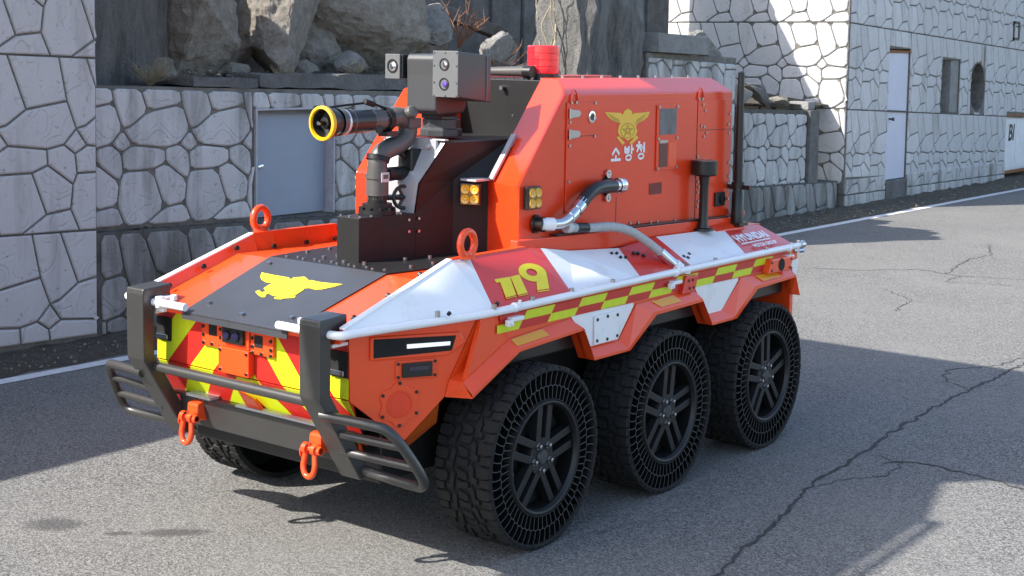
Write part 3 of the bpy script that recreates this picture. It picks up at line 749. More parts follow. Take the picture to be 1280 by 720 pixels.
# ================================================================== the robot
rb = empty('firefighting_robot', (0, 0, 0))
tag(rb, 'orange red six wheeled firefighting robot with water cannon and white trim', 'robot vehicle')
def P(name, bm, m, par=None, **k): return obj(name, bm, m, par or rb, kind='stuff' if name in ('bolts', 'panel_seam', 'emblem_lines', 'checker_band', 'chevron_marking', 'flange_clip', 'rail_standoff') else None, **k)
def mirror(pts): return [(-p[0], p[1], p[2]) for p in pts]
HZ = lambda y: 1.028+(y+.9)*.329 if y < -.40 else 1.19       # bonnet surface height
# ---------------------------------------------------------------- underbody
bm = B(); box(bm, (-.58, -.66, .36), (.58, 2.5, .80)); box(bm, (-.80, -.30, .80), (.80, 2.54, .93))
P('underbody', bm, BLACK, bevel=.01)
for y in (0, 1.05, 2.1):
    bm = B(); tube(bm, [(-.72, y, .402), (.72, y, .402)], .05, 12)
    for s in (-1, 1):
        tube(bm, [(s*.55, y-.18, .42), (s*.68, y, .38)], .025, 8); tube(bm, [(s*.55, y+.18, .42), (s*.68, y, .38)], .025, 8)
        lathe(bm, [(0, .16), (.02, .16), (.02, .05)], (s*.70, y, .402), (1, 0, 0), 20)
    P('axle', bm, BARM, smooth=True)
# ---------------------------------------------------------------- side plates, arches, skirts, checker band
AMBERD = mat('dark_amber_reflector', (.22, .10, .008), .25, coat=.4)
AMBERF = mat('orange_yellow_film', (.72, .30, .012), .3)
BOT = [(-.44, .735), (-.12, .882), (.372, .905), (.455, .75), (.762, .748), (.995, .89), (1.458, .897), (1.558, .757), (1.823, .756), (2.056, .89), (2.53, .902), (2.587, .787)]
TOPL = [(-.46, .80), (-.147, .937), (.30, .962), (.468, .803), (.712, .80), (.865, .955), (1.405, .962), (1.545, .811), (1.72, .811), (1.925, .962), (2.50, .957), (2.545, .80)]
for s in (1, -1):
    X0 = .85*s
    bm = B(); prism(bm, [(X0, y, z) for y, z in [(-.33, 1.055)]+[(-.44, .80)]+BOT[1:-1]+[(2.55, .80), (2.60, .80), (2.62, 1.07)]], (-.02*s, 0, 0)); P('side_plate', bm, ORANGE)
    bm = B(); n = len(BOT); XO, XI = .892*s, .8535*s
    for i in range(n-1):
        b0, b1, t0, t1 = BOT[i], BOT[i+1], TOPL[i], TOPL[i+1]
        m0 = ((b0[0]*.75+t0[0]*.25), (b0[1]*.75+t0[1]*.25)); m1 = ((b1[0]*.75+t1[0]*.25), (b1[1]*.75+t1[1]*.25))
        face(bm, [(XO, *b0), (XO, *b1), (XO, *m1), (XO, *m0)]); face(bm, [(XO, *m0), (XO, *m1), (XI, *t1), (XI, *t0)])
        face(bm, [(XO, *b0), (XO, *b1), (.80*s, *b1), (.80*s, *b0)])
    bmesh.ops.remove_doubles(bm, verts=bm.verts, dist=.0005)
    P('wheel_arch_trim', bm, ORANGE, bevel=.003)
    for a, b, c, d in ((.474, .706, .85, .315), (1.552, 1.712, 1.905, 1.43)):
        bm = B(); prism(bm, [(X0+.001*s, a, .808), (X0+.001*s, b, .806), (X0+.001*s, c-.012, .951), (X0+.001*s, c-.012, .966), (X0+.001*s, d, .972), (X0+.001*s, d, .966)], (.003*s, 0, 0)); P('skirt_panel', bm, WHITE)
    bm = B(); prism(bm, [(X0+.004*s, 2.555, .80), (X0+.004*s, 2.60, .86), (X0+.004*s, 2.615, 1.0), (X0+.004*s, 2.51, .99), (X0+.004*s, 2.545, .95)], (.003*s, 0, 0)); P('skirt_panel', bm, WHITE)
    # access plate
    bm = B(); box(bm, (min(X0+.006*s, X0+.016*s), .492, .812), (max(X0+.006*s, X0+.016*s), .695, .948)); ap = P('access_plate', bm, WHITE, bevel=.003)
    bm = B()
    for y, z in ((.51, .93), (.595, .935), (.68, .93), (.51, .83), (.595, .826), (.68, .83)): bolt(bm, (X0+.015*s, y, z), (s, 0, 0), .008)
    P('bolts', bm, BLACK, ap)
    # checker band
    L = .2115; bm = B(); k = 0
    for row in (0, 1):
        z0, z1 = (.972, 1.008) if row == 0 else (1.008, 1.046)
        for i in range(-1, 14):
            y0 = -.30+i*L; col = (i+row) % 2
            sh = lambda z: (z-.972)*.8
            q = [(y0+sh(z0), z0), (y0+L+sh(z0), z0), (y0+L+sh(z1), z1), (y0+sh(z1), z1)]
            q = cliprect(q, -.24+.5*(z0-.97), 2.52, z0, z1)
            if 1.225 < y0+L*.5 < 1.28: pass
            if len(q) > 2: prism(bm, [(X0+.006*s, a, b) for a, b in q], (.002*s, 0, 0), 0 if col else 1)
    P('checker_band', bm, [MRED, YELLOW])
    # little yellow reflectors on the arch lips
    for i, u0, u1 in ((1, .0, .50), (5, .22, .62), (9, .25, .68)):
        b0, b1, t0, t1 = BOT[i], BOT[i+1], TOPL[i], TOPL[i+1]
        def sl(u, k):
            yb, zb = b0[0]+(b1[0]-b0[0])*u, b0[1]+(b1[1]-b0[1])*u; yt, zt = t0[0]+(t1[0]-t0[0])*u, t0[1]+(t1[1]-t0[1])*u
            kk = (k-.25)/.75; return Vector((XO+(XI-XO)*kk+.0015*s, yb+(yt-yb)*k, zb+(zt-zb)*k+.0015))
        bm = B(); prism(bm, [sl(u0, .42), sl(u1, .42), sl(u1, .92), sl(u0, .92)], (.001*s, 0, .001)); P('reflector', bm, AMBERF)
    # joint bracket between front and rear deck
    bm = B(); prism(bm, [(X0, 1.262, .955), (X0, 1.385, .955), (X0, 1.42, 1.04), (X0, 1.30, 1.045)], (.03*s, 0, 0)); jb = P('joint_bracket', bm, RED, bevel=.005)
    bm = B()
    for y, z in ((1.32, 1.02), (1.36, 1.02), (1.33, .98), (1.37, .98)): bolt(bm, (X0+.029*s, y, z), (s, 0, 0), .007)
    P('bolts', bm, BLACK, jb)
    # rear sensor housing
    bm = B(); prism(bm, [(X0, 2.165, .965), (X0, 2.43, .955), (X0, 2.475, 1.035), (X0, 2.21, 1.04)], (.05*s, 0, -.004)); rs = P('side_sensor', bm, ORANGE, bevel=.006)
    bm = B(); cyl(bm, (X0+.049*s, 2.318, .998), (s, 0, 0), .036, .004, 20); P('sensor_eye', bm, VOID, rs)
    bm = B()
    for y, z in ((2.2, 1.02), (2.44, 1.02), (2.2, .975), (2.42, .97)): bolt(bm, (X0+.049*s, y, z), (s, 0, 0), .007)
    P('bolts', bm, BLACK, rs)
# ---------------------------------------------------------------- painted deck panels
RAIL = [(.650, -1.0, 1.05), (.832, -.345, 1.052), (.852, -.24, 1.056), (.852, .333, 1.063), (.852, .92, 1.068), (.852, 1.423, 1.07), (.852, 2.007, 1.068), (.852, 2.62, 1.066)]
RIDGE = [(.655, -.95, 1.066), (.642, -.287, 1.270), (.635, -.162, 1.270), (.625, .262, 1.270), (.622, .381, 1.256), (.62, .623, 1.219), (.62, 1.053, 1.190), (.62, 1.412, 1.214), (.62, 2.127, 1.197), (.62, 2.562, 1.182)]
panels = [  # outline, material, label
 ([RIDGE[0], RIDGE[1], RIDGE[2], RAIL[2], RAIL[1], RAIL[0]], WHITE, 'white triangular front deck panel'),
 ([RIDGE[2], RIDGE[3], RIDGE[4], RAIL[3], RAIL[2]], RED, 'red deck panel with yellow number'),
 ([RIDGE[4], RIDGE[5], RIDGE[6], RAIL[4], RAIL[3]], WHITE, 'white middle deck panel'),
 ([RIDGE[6], RIDGE[7], RAIL[5], RAIL[4]], RED, 'dark red deck panel under the hose'),
 ([RIDGE[7], RIDGE[8], RAIL[6], RAIL[5]], WHITE, 'white rear deck panel'),
 ([RIDGE[8], RIDGE[9], RAIL[7], RAIL[6]], RED, 'dark red rear deck panel with maker lettering')]
def fan(bm, pts, d):
    c = sum((Vector(p) for p in pts), Vector())/len(pts); n = len(pts)
    for i in range(n):
        face(bm, [c, pts[i], pts[(i+1) % n]])
        face(bm, [pts[i], pts[(i+1) % n], Vector(pts[(i+1) % n])+Vector(d), Vector(pts[i])+Vector(d)])
for s in (1, -1):
    for pts, m, lab in panels:
        q = pts if s > 0 else mirror(pts); bm = B()
        if len(q) == 6:
            for t_ in ((5, 0, 1), (5, 1, 4), (1, 2, 3, 4)): prism(bm, [q[i] for i in t_], (-.006*s, 0, -.008))
        elif len(q) == 5 and m is RED:
            for t_ in ((0, 1, 3, 4), (1, 2, 3)): prism(bm, [q[i] for i in t_], (-.006*s, 0, -.008))
        elif len(q) == 5:
            for t_ in ((0, 1, 4), (1, 3, 4), (1, 2, 3)): prism(bm, [q[i] for i in t_], (-.006*s, 0, -.008))
        else: prism(bm, q, (-.006*s, 0, -.008))
        bmesh.ops.remove_doubles(bm, verts=bm.verts, dist=.0003)
        P('deck_panel', bm, m, label=lab)
DN = Vector((.205, 0, .23)).normalized()
def deckpt(y, wv, lift=.003):
    a = Vector((.627, y, 1.268)); b = Vector((.852, y, 1.060))
    return a.lerp(b, wv)+DN*lift
def deckpt2(y, wv, lift=.003):
    a = Vector((.62, y, 1.192)); b = Vector((.852, y, 1.067)); n = Vector((.125, 0, .232)).normalized()
    return a.lerp(b, wv)+n*lift
# 119 number
bm = B()
one = [(-.107, .468), (-.10, .455), (.001, .462), (-.047, .809), (-.121, .814), (-.082, .518), (-.107, .518)]
one2 = [(.006, .462), (.074, .452), (.036, .81), (-.034, .815), (.004, .50)]
for o1 in (one, one2):
    prism(bm, [deckpt(*p, lift=.0045) for p in o1], DN*.0015); P('number_marking', bm, YELLOWN); bm = B()
ring = []
for k in range(24):
    a = 2*PI*k/24; ring.append((.172+.094*math.cos(a)+.0*math.sin(a), .46+.175*math.sin(a)))
hole = [(.166+.036*math.cos(2*PI*k/24), .455+.07*math.sin(2*PI*k/24)) for k in range(24)]
vo = [bm.verts.new(deckpt(*p, lift=.0062)) for p in ring]; vi = [bm.verts.new(deckpt(*p, lift=.0062)) for p in hole]
for k in range(24): bm.faces.new([vo[k], vo[(k+1) % 24], vi[(k+1) % 24], vi[k]])
prism(bm, [deckpt(*p, lift=.0045) for p in [(.264, .50), (.193, .823), (.107, .805), (.150, .64), (.20, .58)]], DN*.0014)
P('number_marking', bm, YELLOWN)
bm = B()
for y in (-.115, -.035, .115):
    pass
for pts in ([(-.118, .79), (-.045, .785), (-.047, .80), (-.12, .805)], [(-.031, .79), (.042, .785), (.04, .80), (-.033, .805)], [(.109, .775), (.20, .79), (.198, .805), (.107, .79)]):
    bm = B(); prism(bm, [deckpt(*p, lift=.0066) for p in pts], DN*.0004); P('number_underline', bm, MRED)
# lettering on the rear panel
def deck_text(sx, size, y, wv, bold, str_=1.0):
    bm = text_bm(sx, size, bold); yv = Vector((0, 1, 0)); up = (deckpt2(0, 0, 0)-deckpt2(0, 1, 0)).normalized(); o = deckpt2(y, wv, .013)
    for v in bm.verts:
        c = v.co.copy(); v.co = o+yv*(c.x*str_)+up*c.y+Vector((0, 1, 0))*(-c.y*.30)*0
    return bm
P('lettering', deck_text('HYUNDAI', .082, 2.085, .54, .0035, 1.0), WHITE)
P('lettering', deck_text('MOTOR GROUP', .040, 2.165, .80, .0015, .95), WHITE)
bm = B(); prism(bm, [deckpt2(2.09, .60, .011), deckpt2(2.43, .60, .011), deckpt2(2.42, .625, .011), deckpt2(2.08, .625, .011)], (0, 0, .002)); P('lettering', bm, WHITE)
# deck bolts
for s in (1, -1):
    bm = B(); d = DN.copy(); d.x *= s
    def db(y, wv, f=deckpt, r=.008):
        p = f(y, wv, .001); bolt(bm, (p.x*s, p.y, p.z), d, r, .012)
    for y, wv in ((.93, .15), (.97, .17), (.96, .30), (1.0, .32)): db(y, wv, deckpt2)
    for y, wv in ((1.10, .25), (1.13, .28), (1.15, .37), (1.42, .22), (1.33, .08), (1.36, .06), (1.45, .62), (1.47, .68), (1.52, .58), (1.31, .62), (1.28, .68)): db(y, wv, deckpt2, .010)
    for y in (-.2, -.52): db(y, .86, deckpt, .009)
    P('bolts', bm, BLACK)
# ---------------------------------------------------------------- rail tube with clamps
for s in (1, -1):
    path = [(.29, -.965, 1.04), (.60, -.985, 1.045), (.672, -.985, 1.048), (.690, -.93, 1.055), (.846, -.36, 1.066), (.864, -.25, 1.070), (.866, 1.0, 1.077), (.866, 2.58, 1.078), (.86, 2.62, 1.078)]
    Q = []
    for i, p in enumerate(path):
        Q.append(Vector(p))
    Q2 = [Q[0], Q[1]]+smoothp(Q[1:6], 2)[1:-1]+Q[5:]
    bm = B(); tube(bm, [(p.x*s, p.y, p.z) for p in Q2], .0175, 12); rl = P('side_rail', bm, WHITE, smooth=True)
    for y in (-.13, 1.20, 2.46):
        x = .868*s; bm = B()
        box(bm, (min(x-.012*s, x+.022*s), y-.04, 1.018), (max(x-.012*s, x+.022*s), y+.04, 1.036)); box(bm, (min(x+.0*s, x+.024*s), y-.07, 1.0), (max(x, x+.024*s), y-.035, 1.028)); tube(bm, [(x, y-.012, 1.074), (x, y+.012, 1.074)], .022, 10)
        cyl(bm, (x+.0245*s, y-.052, 1.013), (s, 0, 0), .008, .006, 8)
        cyl(bm, (x+.01*s, y+.02, 1.075), (0, 0, 1), .008, .03, 8)
        P('rail_clamp', bm, WHITE, rl, bevel=.004)
    bm = B()
    for y in (-.55, -.27, .0, .30, .64, 1.62, 2.2):
        x = .862*s if y > -.3 else (.862-(-.3-y)*.29)*s
        cyl(bm, (x, y, 1.06), (0, 0, 1), .011, .045, 8)
    P('rail_standoff', bm, NUT, rl, smooth=True)
    bm = B(); lathe(bm, [(0, 0), (0, .012), (.03, .012), (.032, .022), (.06, .022), (.062, 0)], (.860*s, 2.585, 1.078), (.25*s, 1, .08), 10); cyl(bm, (.845*s, 2.575, 1.045), (s*.4, 1, 0), .014, .075, 8); cyl(bm, (.860*s, 2.60, 1.03), (0, 0, 1), .012, .075, 8)
    P('rail_end_fitting', bm, CHROME, rl, smooth=True)
# ---------------------------------------------------------------- front corner panels with lamp, camera, blanking plate
n = Vector((.925, -.38, 0)).normalized(); tdir = Vector((.38, .925, 0)).normalized(); c0 = Vector((.602, -.875, 0))
def ch(t, z, l=0, s=1):
    p = c0+tdir*t+n*l; return Vector((p.x*s, p.y, z))
for s in (1, -1):
    bm = B(); nn = Vector((n.x*s, n.y, 0))
    out = [(0, 1.045), (.008, .753), (.225, .575), (.255, .568), (.435, .729), (.455, .80), (.585, 1.052)]
    prism(bm, [ch(a, b, 0, s) for a, b in out], nn*-.02); P('corner_panel', bm, ORANGE, bevel=.002)
    bm = B(); XO, XI = .892*s, .8535*s
    g1 = [ch(.435, .729, .001, s), Vector((XO, -.44, .735)), Vector((XI, -.46, .80)), ch(.455, .80, .001, s)]; g2 = [g1[3], g1[2], Vector((XI, -.147, .937)), Vector((.853*s, -.25, 1.05)), ch(.585, 1.05, .001, s)]
    face(bm, g1); 
    for i in (1, 2, 3): face(bm, [g2[0], g2[i], g2[i+1]])
    bmesh.ops.remove_doubles(bm, verts=bm.verts, dist=.0005); P('arch_cheek', bm, ORANGE)
    # raised brow around lamp slot
    bm = B(); prism(bm, [ch(.09, 1.012, .001, s), ch(.50, 1.000, .001, s), ch(.53, .955, .001, s), ch(.44, .905, .001, s), ch(.09, .915, .001, s)], nn*.012); lb = P('lamp_surround', bm, ORANGE, bevel=.006)
    bm = B(); prism(bm, [ch(.103, 1.003, .0132, s), ch(.478, .988, .0132, s), ch(.458, .926, .0132, s), ch(.103, .926, .0132, s)], nn*.002); hl_ = P('headlamp', bm, VOID, lb)
    bm = B(); prism(bm, [ch(.25, .971, .016, s), ch(.448, .966, .016, s), ch(.446, .951, .016, s), ch(.25, .954, .016, s)], nn*.006); P('led_bar', bm, LED, hl_)
    # small camera
    bm = B(); prism(bm, [ch(.205, .902, .0, s), ch(.395, .899, .0, s), ch(.395, .818, .0, s), ch(.205, .824, .0, s)], nn*.008); cp = P('camera_plate', bm, ORANGE, bevel=.003)
    bm = B(); prism(bm, [ch(.232, .892, .008, s), ch(.368, .890, .008, s), ch(.368, .829, .008, s), ch(.232, .833, .008, s)], nn*.012); P('side_camera', bm, BLACK, cp, bevel=.003)
    bm = B(); prism(bm, [ch(.26, .876, .0202, s), ch(.35, .874, .0202, s), ch(.35, .858, .0202, s), ch(.26, .86, .0202, s)], nn*.002); P('camera_window', bm, LENS, cp)
    bm = B()
    for a, b in ((.216, .89), (.216, .835), (.384, .888), (.384, .83)): bolt(bm, ch(a, b, .007, s), nn, .007)
    for k in range(6):
        a = PI/2+k*PI/3; bolt(bm, ch(.225+.088*math.cos(a), .722+.088*math.sin(a), .005, s), nn, .0075)
    P('bolts', bm, BLACK, cp)
    bm = B()
    lob = [(.225+(.086+.014*math.cos(6*(2*PI*k/48)-PI))*math.cos(2*PI*k/48+PI/2), .722+(.086+.014*math.cos(6*2*PI*k/48))*math.sin(2*PI*k/48+PI/2)) for k in range(48)]
    lob = [(.225+(.088+.010*math.cos(6*a))*math.cos(a+PI/2), .722+(.088+.010*math.cos(6*a))*math.sin(a+PI/2)) for a in [2*PI*k/48 for k in range(48)]]
    prism(bm, [ch(a, b, 0, s) for a, b in lob], nn*.006); rp = P('blanking_plate', bm, ORANGE, bevel=.0015)
    bm = B(); lathe(bm, [(0, .058), (.004, .057), (.004, .050), (.001, .049), (.001, 0)], ch(.225, .722, .006, s), nn, 28); P('plate_disc', bm, CABIN, rp)
    # arch front cheek (amber marker and dark inner)
    bm = B(); prism(bm, [ch(.27, .565, -.02, s), ch(.42, .70, -.02, s), ch(.44, .60, -.08, s), ch(.30, .51, -.08, s)], nn*-.02); P('marker_lamp', bm, mat('amber_marker', (.45, .08, .01), .25, coat=.5) if s > 0 else AMBER)
    # bulwark inside face and lip
    RG = RIDGE[0:4]
    bm = B()
    for a, b in zip(RG, RG[1:]):
        a, b = Vector(a), Vector(b)
        ai, bi = a+Vector((-.03, 0, 0)), b+Vector((-.03, 0, 0))
        al, bl_ = Vector((.60, a.y, HZ(a.y)-.01)), Vector((.575, b.y, HZ(b.y)-.01))
        for q in ([ai, bi, bl_, al],): face(bm, [(p.x*s, p.y, p.z) for p in q])
    P('bulwark', bm, ORANGE)
    bm = B(); bm2 = B()
    for i, (a, b) in enumerate(zip(RG, RG[1:])):
        a, b = Vector(a), Vector(b); q = [a, b, b+Vector((-.032, 0, 0)), a+Vector((-.032, 0, 0))]
        t_ = bm if i == 0 else bm2
        prism(t_, [(p.x*s, p.y, p.z-.001) for p in q], (0, 0, .007))
    P('bulwark_cap', bm, WHITE); P('bulwark_cap', bm2, ORANGE)
    bm = B()
    for y in (-.82, -.62, -.42): bolt(bm, (.586*s, y, HZ(y)+.03), (-s, 0, .3), .012, .014)
    for y in (-.2, 0.02, .22): bolt(bm, (.566*s, y, 1.205), (-s, 0, .3), .012, .014)
    P('bolts', bm, BLACK)
    # lifting eye
    bm = B(); C0 = Vector((.655*s, -.20, 1.335)); rr = .048
    tube(bm, [C0+Vector((0, rr*math.cos(2*PI*k/28), rr*math.sin(2*PI*k/28)*1.12)) for k in range(28)], .0165, 10, closed=True); lathe(bm, [(0, .034), (.012, .034), (.016, .02), (.03, .016)], (.655*s, -.20, 1.272), (0, 0, 1), 16)
    P('lifting_eye', bm, ORANGE, smooth=True)
# ---------------------------------------------------------------- front panel with chevrons
def stripes(fn, z0, z1, half, off, name, lift):
    bm = B(); sw = .152
    for side in (1, -1):
        for i in range(-6, 9):
            s0 = i*sw+off; zA, zB = z0-.02, z1+.02
            # stripe between lines x = s0 + k(z) leaning towards the centre
            k = .92; q = [(s0-k*(zA-.75), zA), (s0+sw-k*(zA-.75), zA), (s0+sw-k*(zB-.75), zB), (s0-k*(zB-.75), zB)]
            q = cliprect(q, 0, half, z0, z1)
            if len(q) < 3 or area(q) == 0: continue
            pts = [fn(x*side, z, lift) for x, z in q]
            prism(bm, pts, fn(0, z0, .0025)-fn(0, z0, 0), 0 if i % 2 else 1)
    P(name, bm, [MRED, YELLOW])
FU = lambda x, z, l=0: Vector((x, -.868-l-(.76-z)*.02, z))
FLn = Vector((0, -.83, -.45)).normalized()
FL = lambda x, z, l=0: Vector((x, -.868+(.76-z)*.55, z))+FLn*l
bm = B(); prism(bm, [FU(-.60, .76), FU(.60, .76), FU(.60, 1.035), FU(-.60, 1.035)], (0, .02, 0)); prism(bm, [FL(-.60, .757), FL(.60, .757), FL(.52, .49), FL(-.52, .49)], (0, .02, 0)); P('front_panel', bm, ORANGE)
stripes(FU, .762, 1.012, .598, -.078, 'chevron_marking', .002)
stripes(FL, .55, .756, .595, -.078, 'chevron_marking', .002)
# sensor cluster
bm = B()
for x0, x1, z0, z1, yy in ((-.277, -.142, .868, 1.0, -.886), (.036, .175, .872, .998, -.886), (-.140, .034, .885, .992, -.894)): box(bm, (x0, yy, z0), (x1, -.868, z1))
box(bm, (-.148, -.905, .770), (.044, -.87, .884)); sc_ = P('sensor_cluster', bm, ORANGE, bevel=.003)
for x0, x1, z0, z1 in ((-.228, -.178, .917, .968), (.062, .112, .905, .957)):
    bm = B(); box(bm, (x0, -.8885, z0), (x1, -.884, z1)); P('sensor_window', bm, VOID, sc_)
bm = B(); box(bm, (-.118, -.910, .905), (.012, -.8945, .978)); fc = P('front_camera', bm, BLACK, sc_, bevel=.002)
bm = B()
for x in (-.085, -.025): cyl(bm, (x, -.9105, .942), (0, -1, 0), .019, .008, 14)
P('camera_lens', bm, LENS, fc) if False else P('bolts', bm, LENS, sc_)  # this object holds the two lenses of the front camera
bm = B()
for x in (-.265, -.21, -.155, .05, .105, .162):
    for z in (.988, .880): bolt(bm, (x, -.886, z), (0, -1, 0), .008)
for z in (.915, .952): bolt(bm, (-.266, -.886, z), (0, -1, 0), .008); bolt(bm, (.163, -.886, z-.01), (0, -1, 0), .008); bolt(bm, (-.152, -.886, z), (0, -1, 0), .008); bolt(bm, (.049, -.886, z-.01), (0, -1, 0), .008)
for x in (-.135, .031): bolt(bm, (x, -.905, .785), (0, -1, 0), .007); bolt(bm, (x, -.905, .87), (0, -1, 0), .007)
P('bolts', bm, BLACK, sc_)
bm = B(); box(bm, (-.20, -.872, 1.0), (.12, -.8705, 1.012)); P('chevron_marking', bm, YELLOW)
# tow lug in the middle below
bm = B(); prism(bm, [(-.055, -.86, .70), (.055, -.86, .67), (.05, -.80, .60), (-.05, -.80, .60)], (0, -.02, 0)); P('tow_lug', bm, ORANGE, bevel=.004)
# corner lamps in dark pockets at either end of the front
for s in (1, -1):
    bm = B(); x0, x1 = sorted((.50*s, .596*s)); box(bm, (x0, -.878, .85), (x1, -.868, .955)); cl = P('corner_pocket', bm, VOID)
    bm = B(); box(bm, (x0+.01, -.892, .858), (x1-.01, -.8782, .880)); P('corner_lamp', bm, CHROME, cl, bevel=.003)
    bm = B(); box(bm, (x0, -.96, .985), (x1, -.87, 1.0)); box(bm, (min(.44*s, .50*s), -.965, 1.0), (max(.44*s, .50*s), -.90, 1.065)); cyl(bm, (.40*s, -.94, 1.055), (0, 0, 1), .016, .025, 10); cyl(bm, (.46*s, -.97, 1.02), (0, 0, 1), .02, .05, 10)
    P('rail_bracket', bm, WHITE, bevel=.004)
# ---------------------------------------------------------------- bonnet
def hz(x, y, l=0): return Vector((x, y, HZ(y)+l))
bm = B(); prism(bm, [hz(-.62, -.945), hz(.62, -.945), hz(.60, -.40), hz(-.60, -.40)], (0, 0, -.012)); box(bm, (-.60, -.40, 1.178), (.60, .45, 1.19)); P('bonnet', bm, ORANGE)
bm = B(); prism(bm, [hz(-.328, -.952, .002), hz(.328, -.952, .002), hz(.368, -.402, .002), hz(-.368, -.402, .002)], (0, 0, .004)); box(bm, (-.328, -.953, .985), (.328, -.946, 1.011)); bp_ = P('bonnet_panel', bm, HOOD)
bm = B(); prism(bm, [(-.37, -.40, 1.1915), (.37, -.40, 1.1915), (.40, -.18, 1.1915), (.42, .44, 1.1915), (-.42, .44, 1.1915), (-.40, -.18, 1.1915)], (0, 0, .006)); tp = P('turret_plate', bm, DARK)
bm = B()
for x, y in ((-.26, -.86), (-.0, -.90), (.26, -.86), (-.30, -.47)): bolt(bm, hz(x, y, .006), (0, -.3, 1), .012, .012)
for k in range(12):
    x = -.30+.6*k/11; bolt(bm, (x, -.36+.02*(k % 2), 1.197), (0, 0, 1), .009, .008)
for y in (-.2, -.05, .1, .25):
    bolt(bm, (.33, y, 1.197), (0, 0, 1), .010, .012); bolt(bm, (-.33, y, 1.197), (0, 0, 1), .010, .012)
for x, y in ((-.14, -.28), (-.13, -.2), (.12, -.28), (.02, -.31), (.16, -.05), (.2, .08)): bolt(bm, (x, y, 1.197), (0, 0, 1), .011, .014)
P('bolts', bm, NUT, tp)
EAGLE = [(-0.26, -0.553), (-0.181, -0.558), (-0.075, -0.56), (-0.05, -0.573), (-0.052, -0.554), (-0.003, -0.533), (0.043, -0.554), (0.047, -0.567), (0.058, -0.552), (0.122, -0.557), (0.195, -0.551), (0.243, -0.545), (0.22, -0.575), (0.184, -0.608), (0.151, -0.62), (0.111, -0.615), (0.091, -0.623), (0.098, -0.641), (0.099, -0.682), (0.068, -0.702), (0.108, -0.693), (0.115, -0.707), (0.07, -0.725), (0.064, -0.736), (0.026, -0.741), (0.015, -0.731), (0.034, -0.714), (-0.005, -0.721), (-0.041, -0.709), (-0.05, -0.721), (-0.033, -0.739), (-0.048, -0.745), (-0.083, -0.734), (-0.125, -0.713), (-0.121, -0.696), (-0.084, -0.711), (-0.081, -0.692), (-0.112, -0.677), (-0.116, -0.646), (-0.106, -0.625), (-0.159, -0.624), (-0.198, -0.61), (-0.23, -0.589)]
bm = B(); prism(bm, [hz(x, y, .0075) for x, y in EAGLE], (0, 0, .0012)); P('eagle_emblem', bm, YELLOWN, bp_)
# ---------------------------------------------------------------- cabin
def cabin_side(s, wx):
    a, b = (.27*s, .42), (wx*s, .303)
    V1, V2 = (.27*s, .42, 1.546), (wx*s, .303, 1.546); S = (wx*s, .661, 1.968); T2 = ((wx-.13)*s, .779, 2.043); TL = (.27*s, .842, 2.043)
    A0, B0 = (.27*s, .42, 1.19), (wx*s, .303, 1.19); R0 = (wx*s, 2.33, 1.19); R1 = (wx*s, 2.33, 1.968); R2 = ((wx-.13)*s, 2.305, 2.043); R3 = (.27*s, 2.305, 2.043); R4 = (.27*s, 2.33, 1.19)
    bm = B(); V = {}
    def v(p):
        if p not in V: V[p] = bm.verts.new(p)
        return V[p]
    for f in ([A0, B0, V2, V1], [V1, V2, S, T2, TL], [B0, R0, R1, S, V2], [S, R1, R2, T2], [T2, R2, R3, TL], [R0, R4, R3, R2, R1], [A0, V1, TL, R3, R4], [A0, R4, R0, B0]): bm.faces.new([v(p) for p in f])
    return bm
P('cabin', cabin_side(1, .55), CABIN, bevel=.006); P('cabin', cabin_side(-1, .50), CABIN, bevel=.006)
bm = B(); box(bm, (-.268, .86, 1.19), (.268, 2.30, 2.030)); dk = P('centre_housing', bm, DARK, bevel=.004)
bm = B()
for k in range(9): cyl(bm, (-.24+.06*k, .885, 2.03), (0, 0, 1), .009, .012, 8)
for k in range(8): cyl(bm, (.30, .98+.18*k, 2.043), (0, 0, 1), .010, .012, 8)
cyl(bm, (.02, .86, 1.985), (0, -1, 0), .012, .03, 8); cyl(bm, (.08, .86, 1.845), (0, -1, 0), .006, .004, 8)
P('bolts', bm, NUT, dk)
SX = .5535
def sp(y, z, l=0): return Vector((SX+l, y, z))
def sheet(bm, pts, t=.002, l=0, mi=0): prism(bm, [sp(y, z, l) for y, z in pts], (t, 0, 0), mi)
def rect(y0, y1, z0, z1): return [(y0, z0), (y1, z0), (y1, z1), (y0, z1)]
# raised side door skin
bm = B(); sheet(bm, [(.668, 1.31), (1.915, 1.262), (1.915, 1.925), (.668, 1.93)], .005, -.001); sd_ = P('side_door', bm, CABIN, bevel=.002, label='large flush side door carrying the emblem')
bm = B(); sheet(bm, [(1.925, 1.262), (2.30, 1.25), (2.30, 1.925), (1.925, 1.925)], .005, -.001); P('rear_access_panel', bm, CABIN, bevel=.002)
bm = B(); sheet(bm, [(.668, 1.762), (.93, 1.762), (.93, 1.765), (.668, 1.765)], .0006, .005); sheet(bm, [(1.94, 1.756), (2.3, 1.75), (2.3, 1.753), (1.94, 1.759)], .0006, .005)
sheet(bm, rect(1.115, 1.118, 1.285, 1.44), .0006, .005)
P('panel_seam', bm, BLACK, sd_)
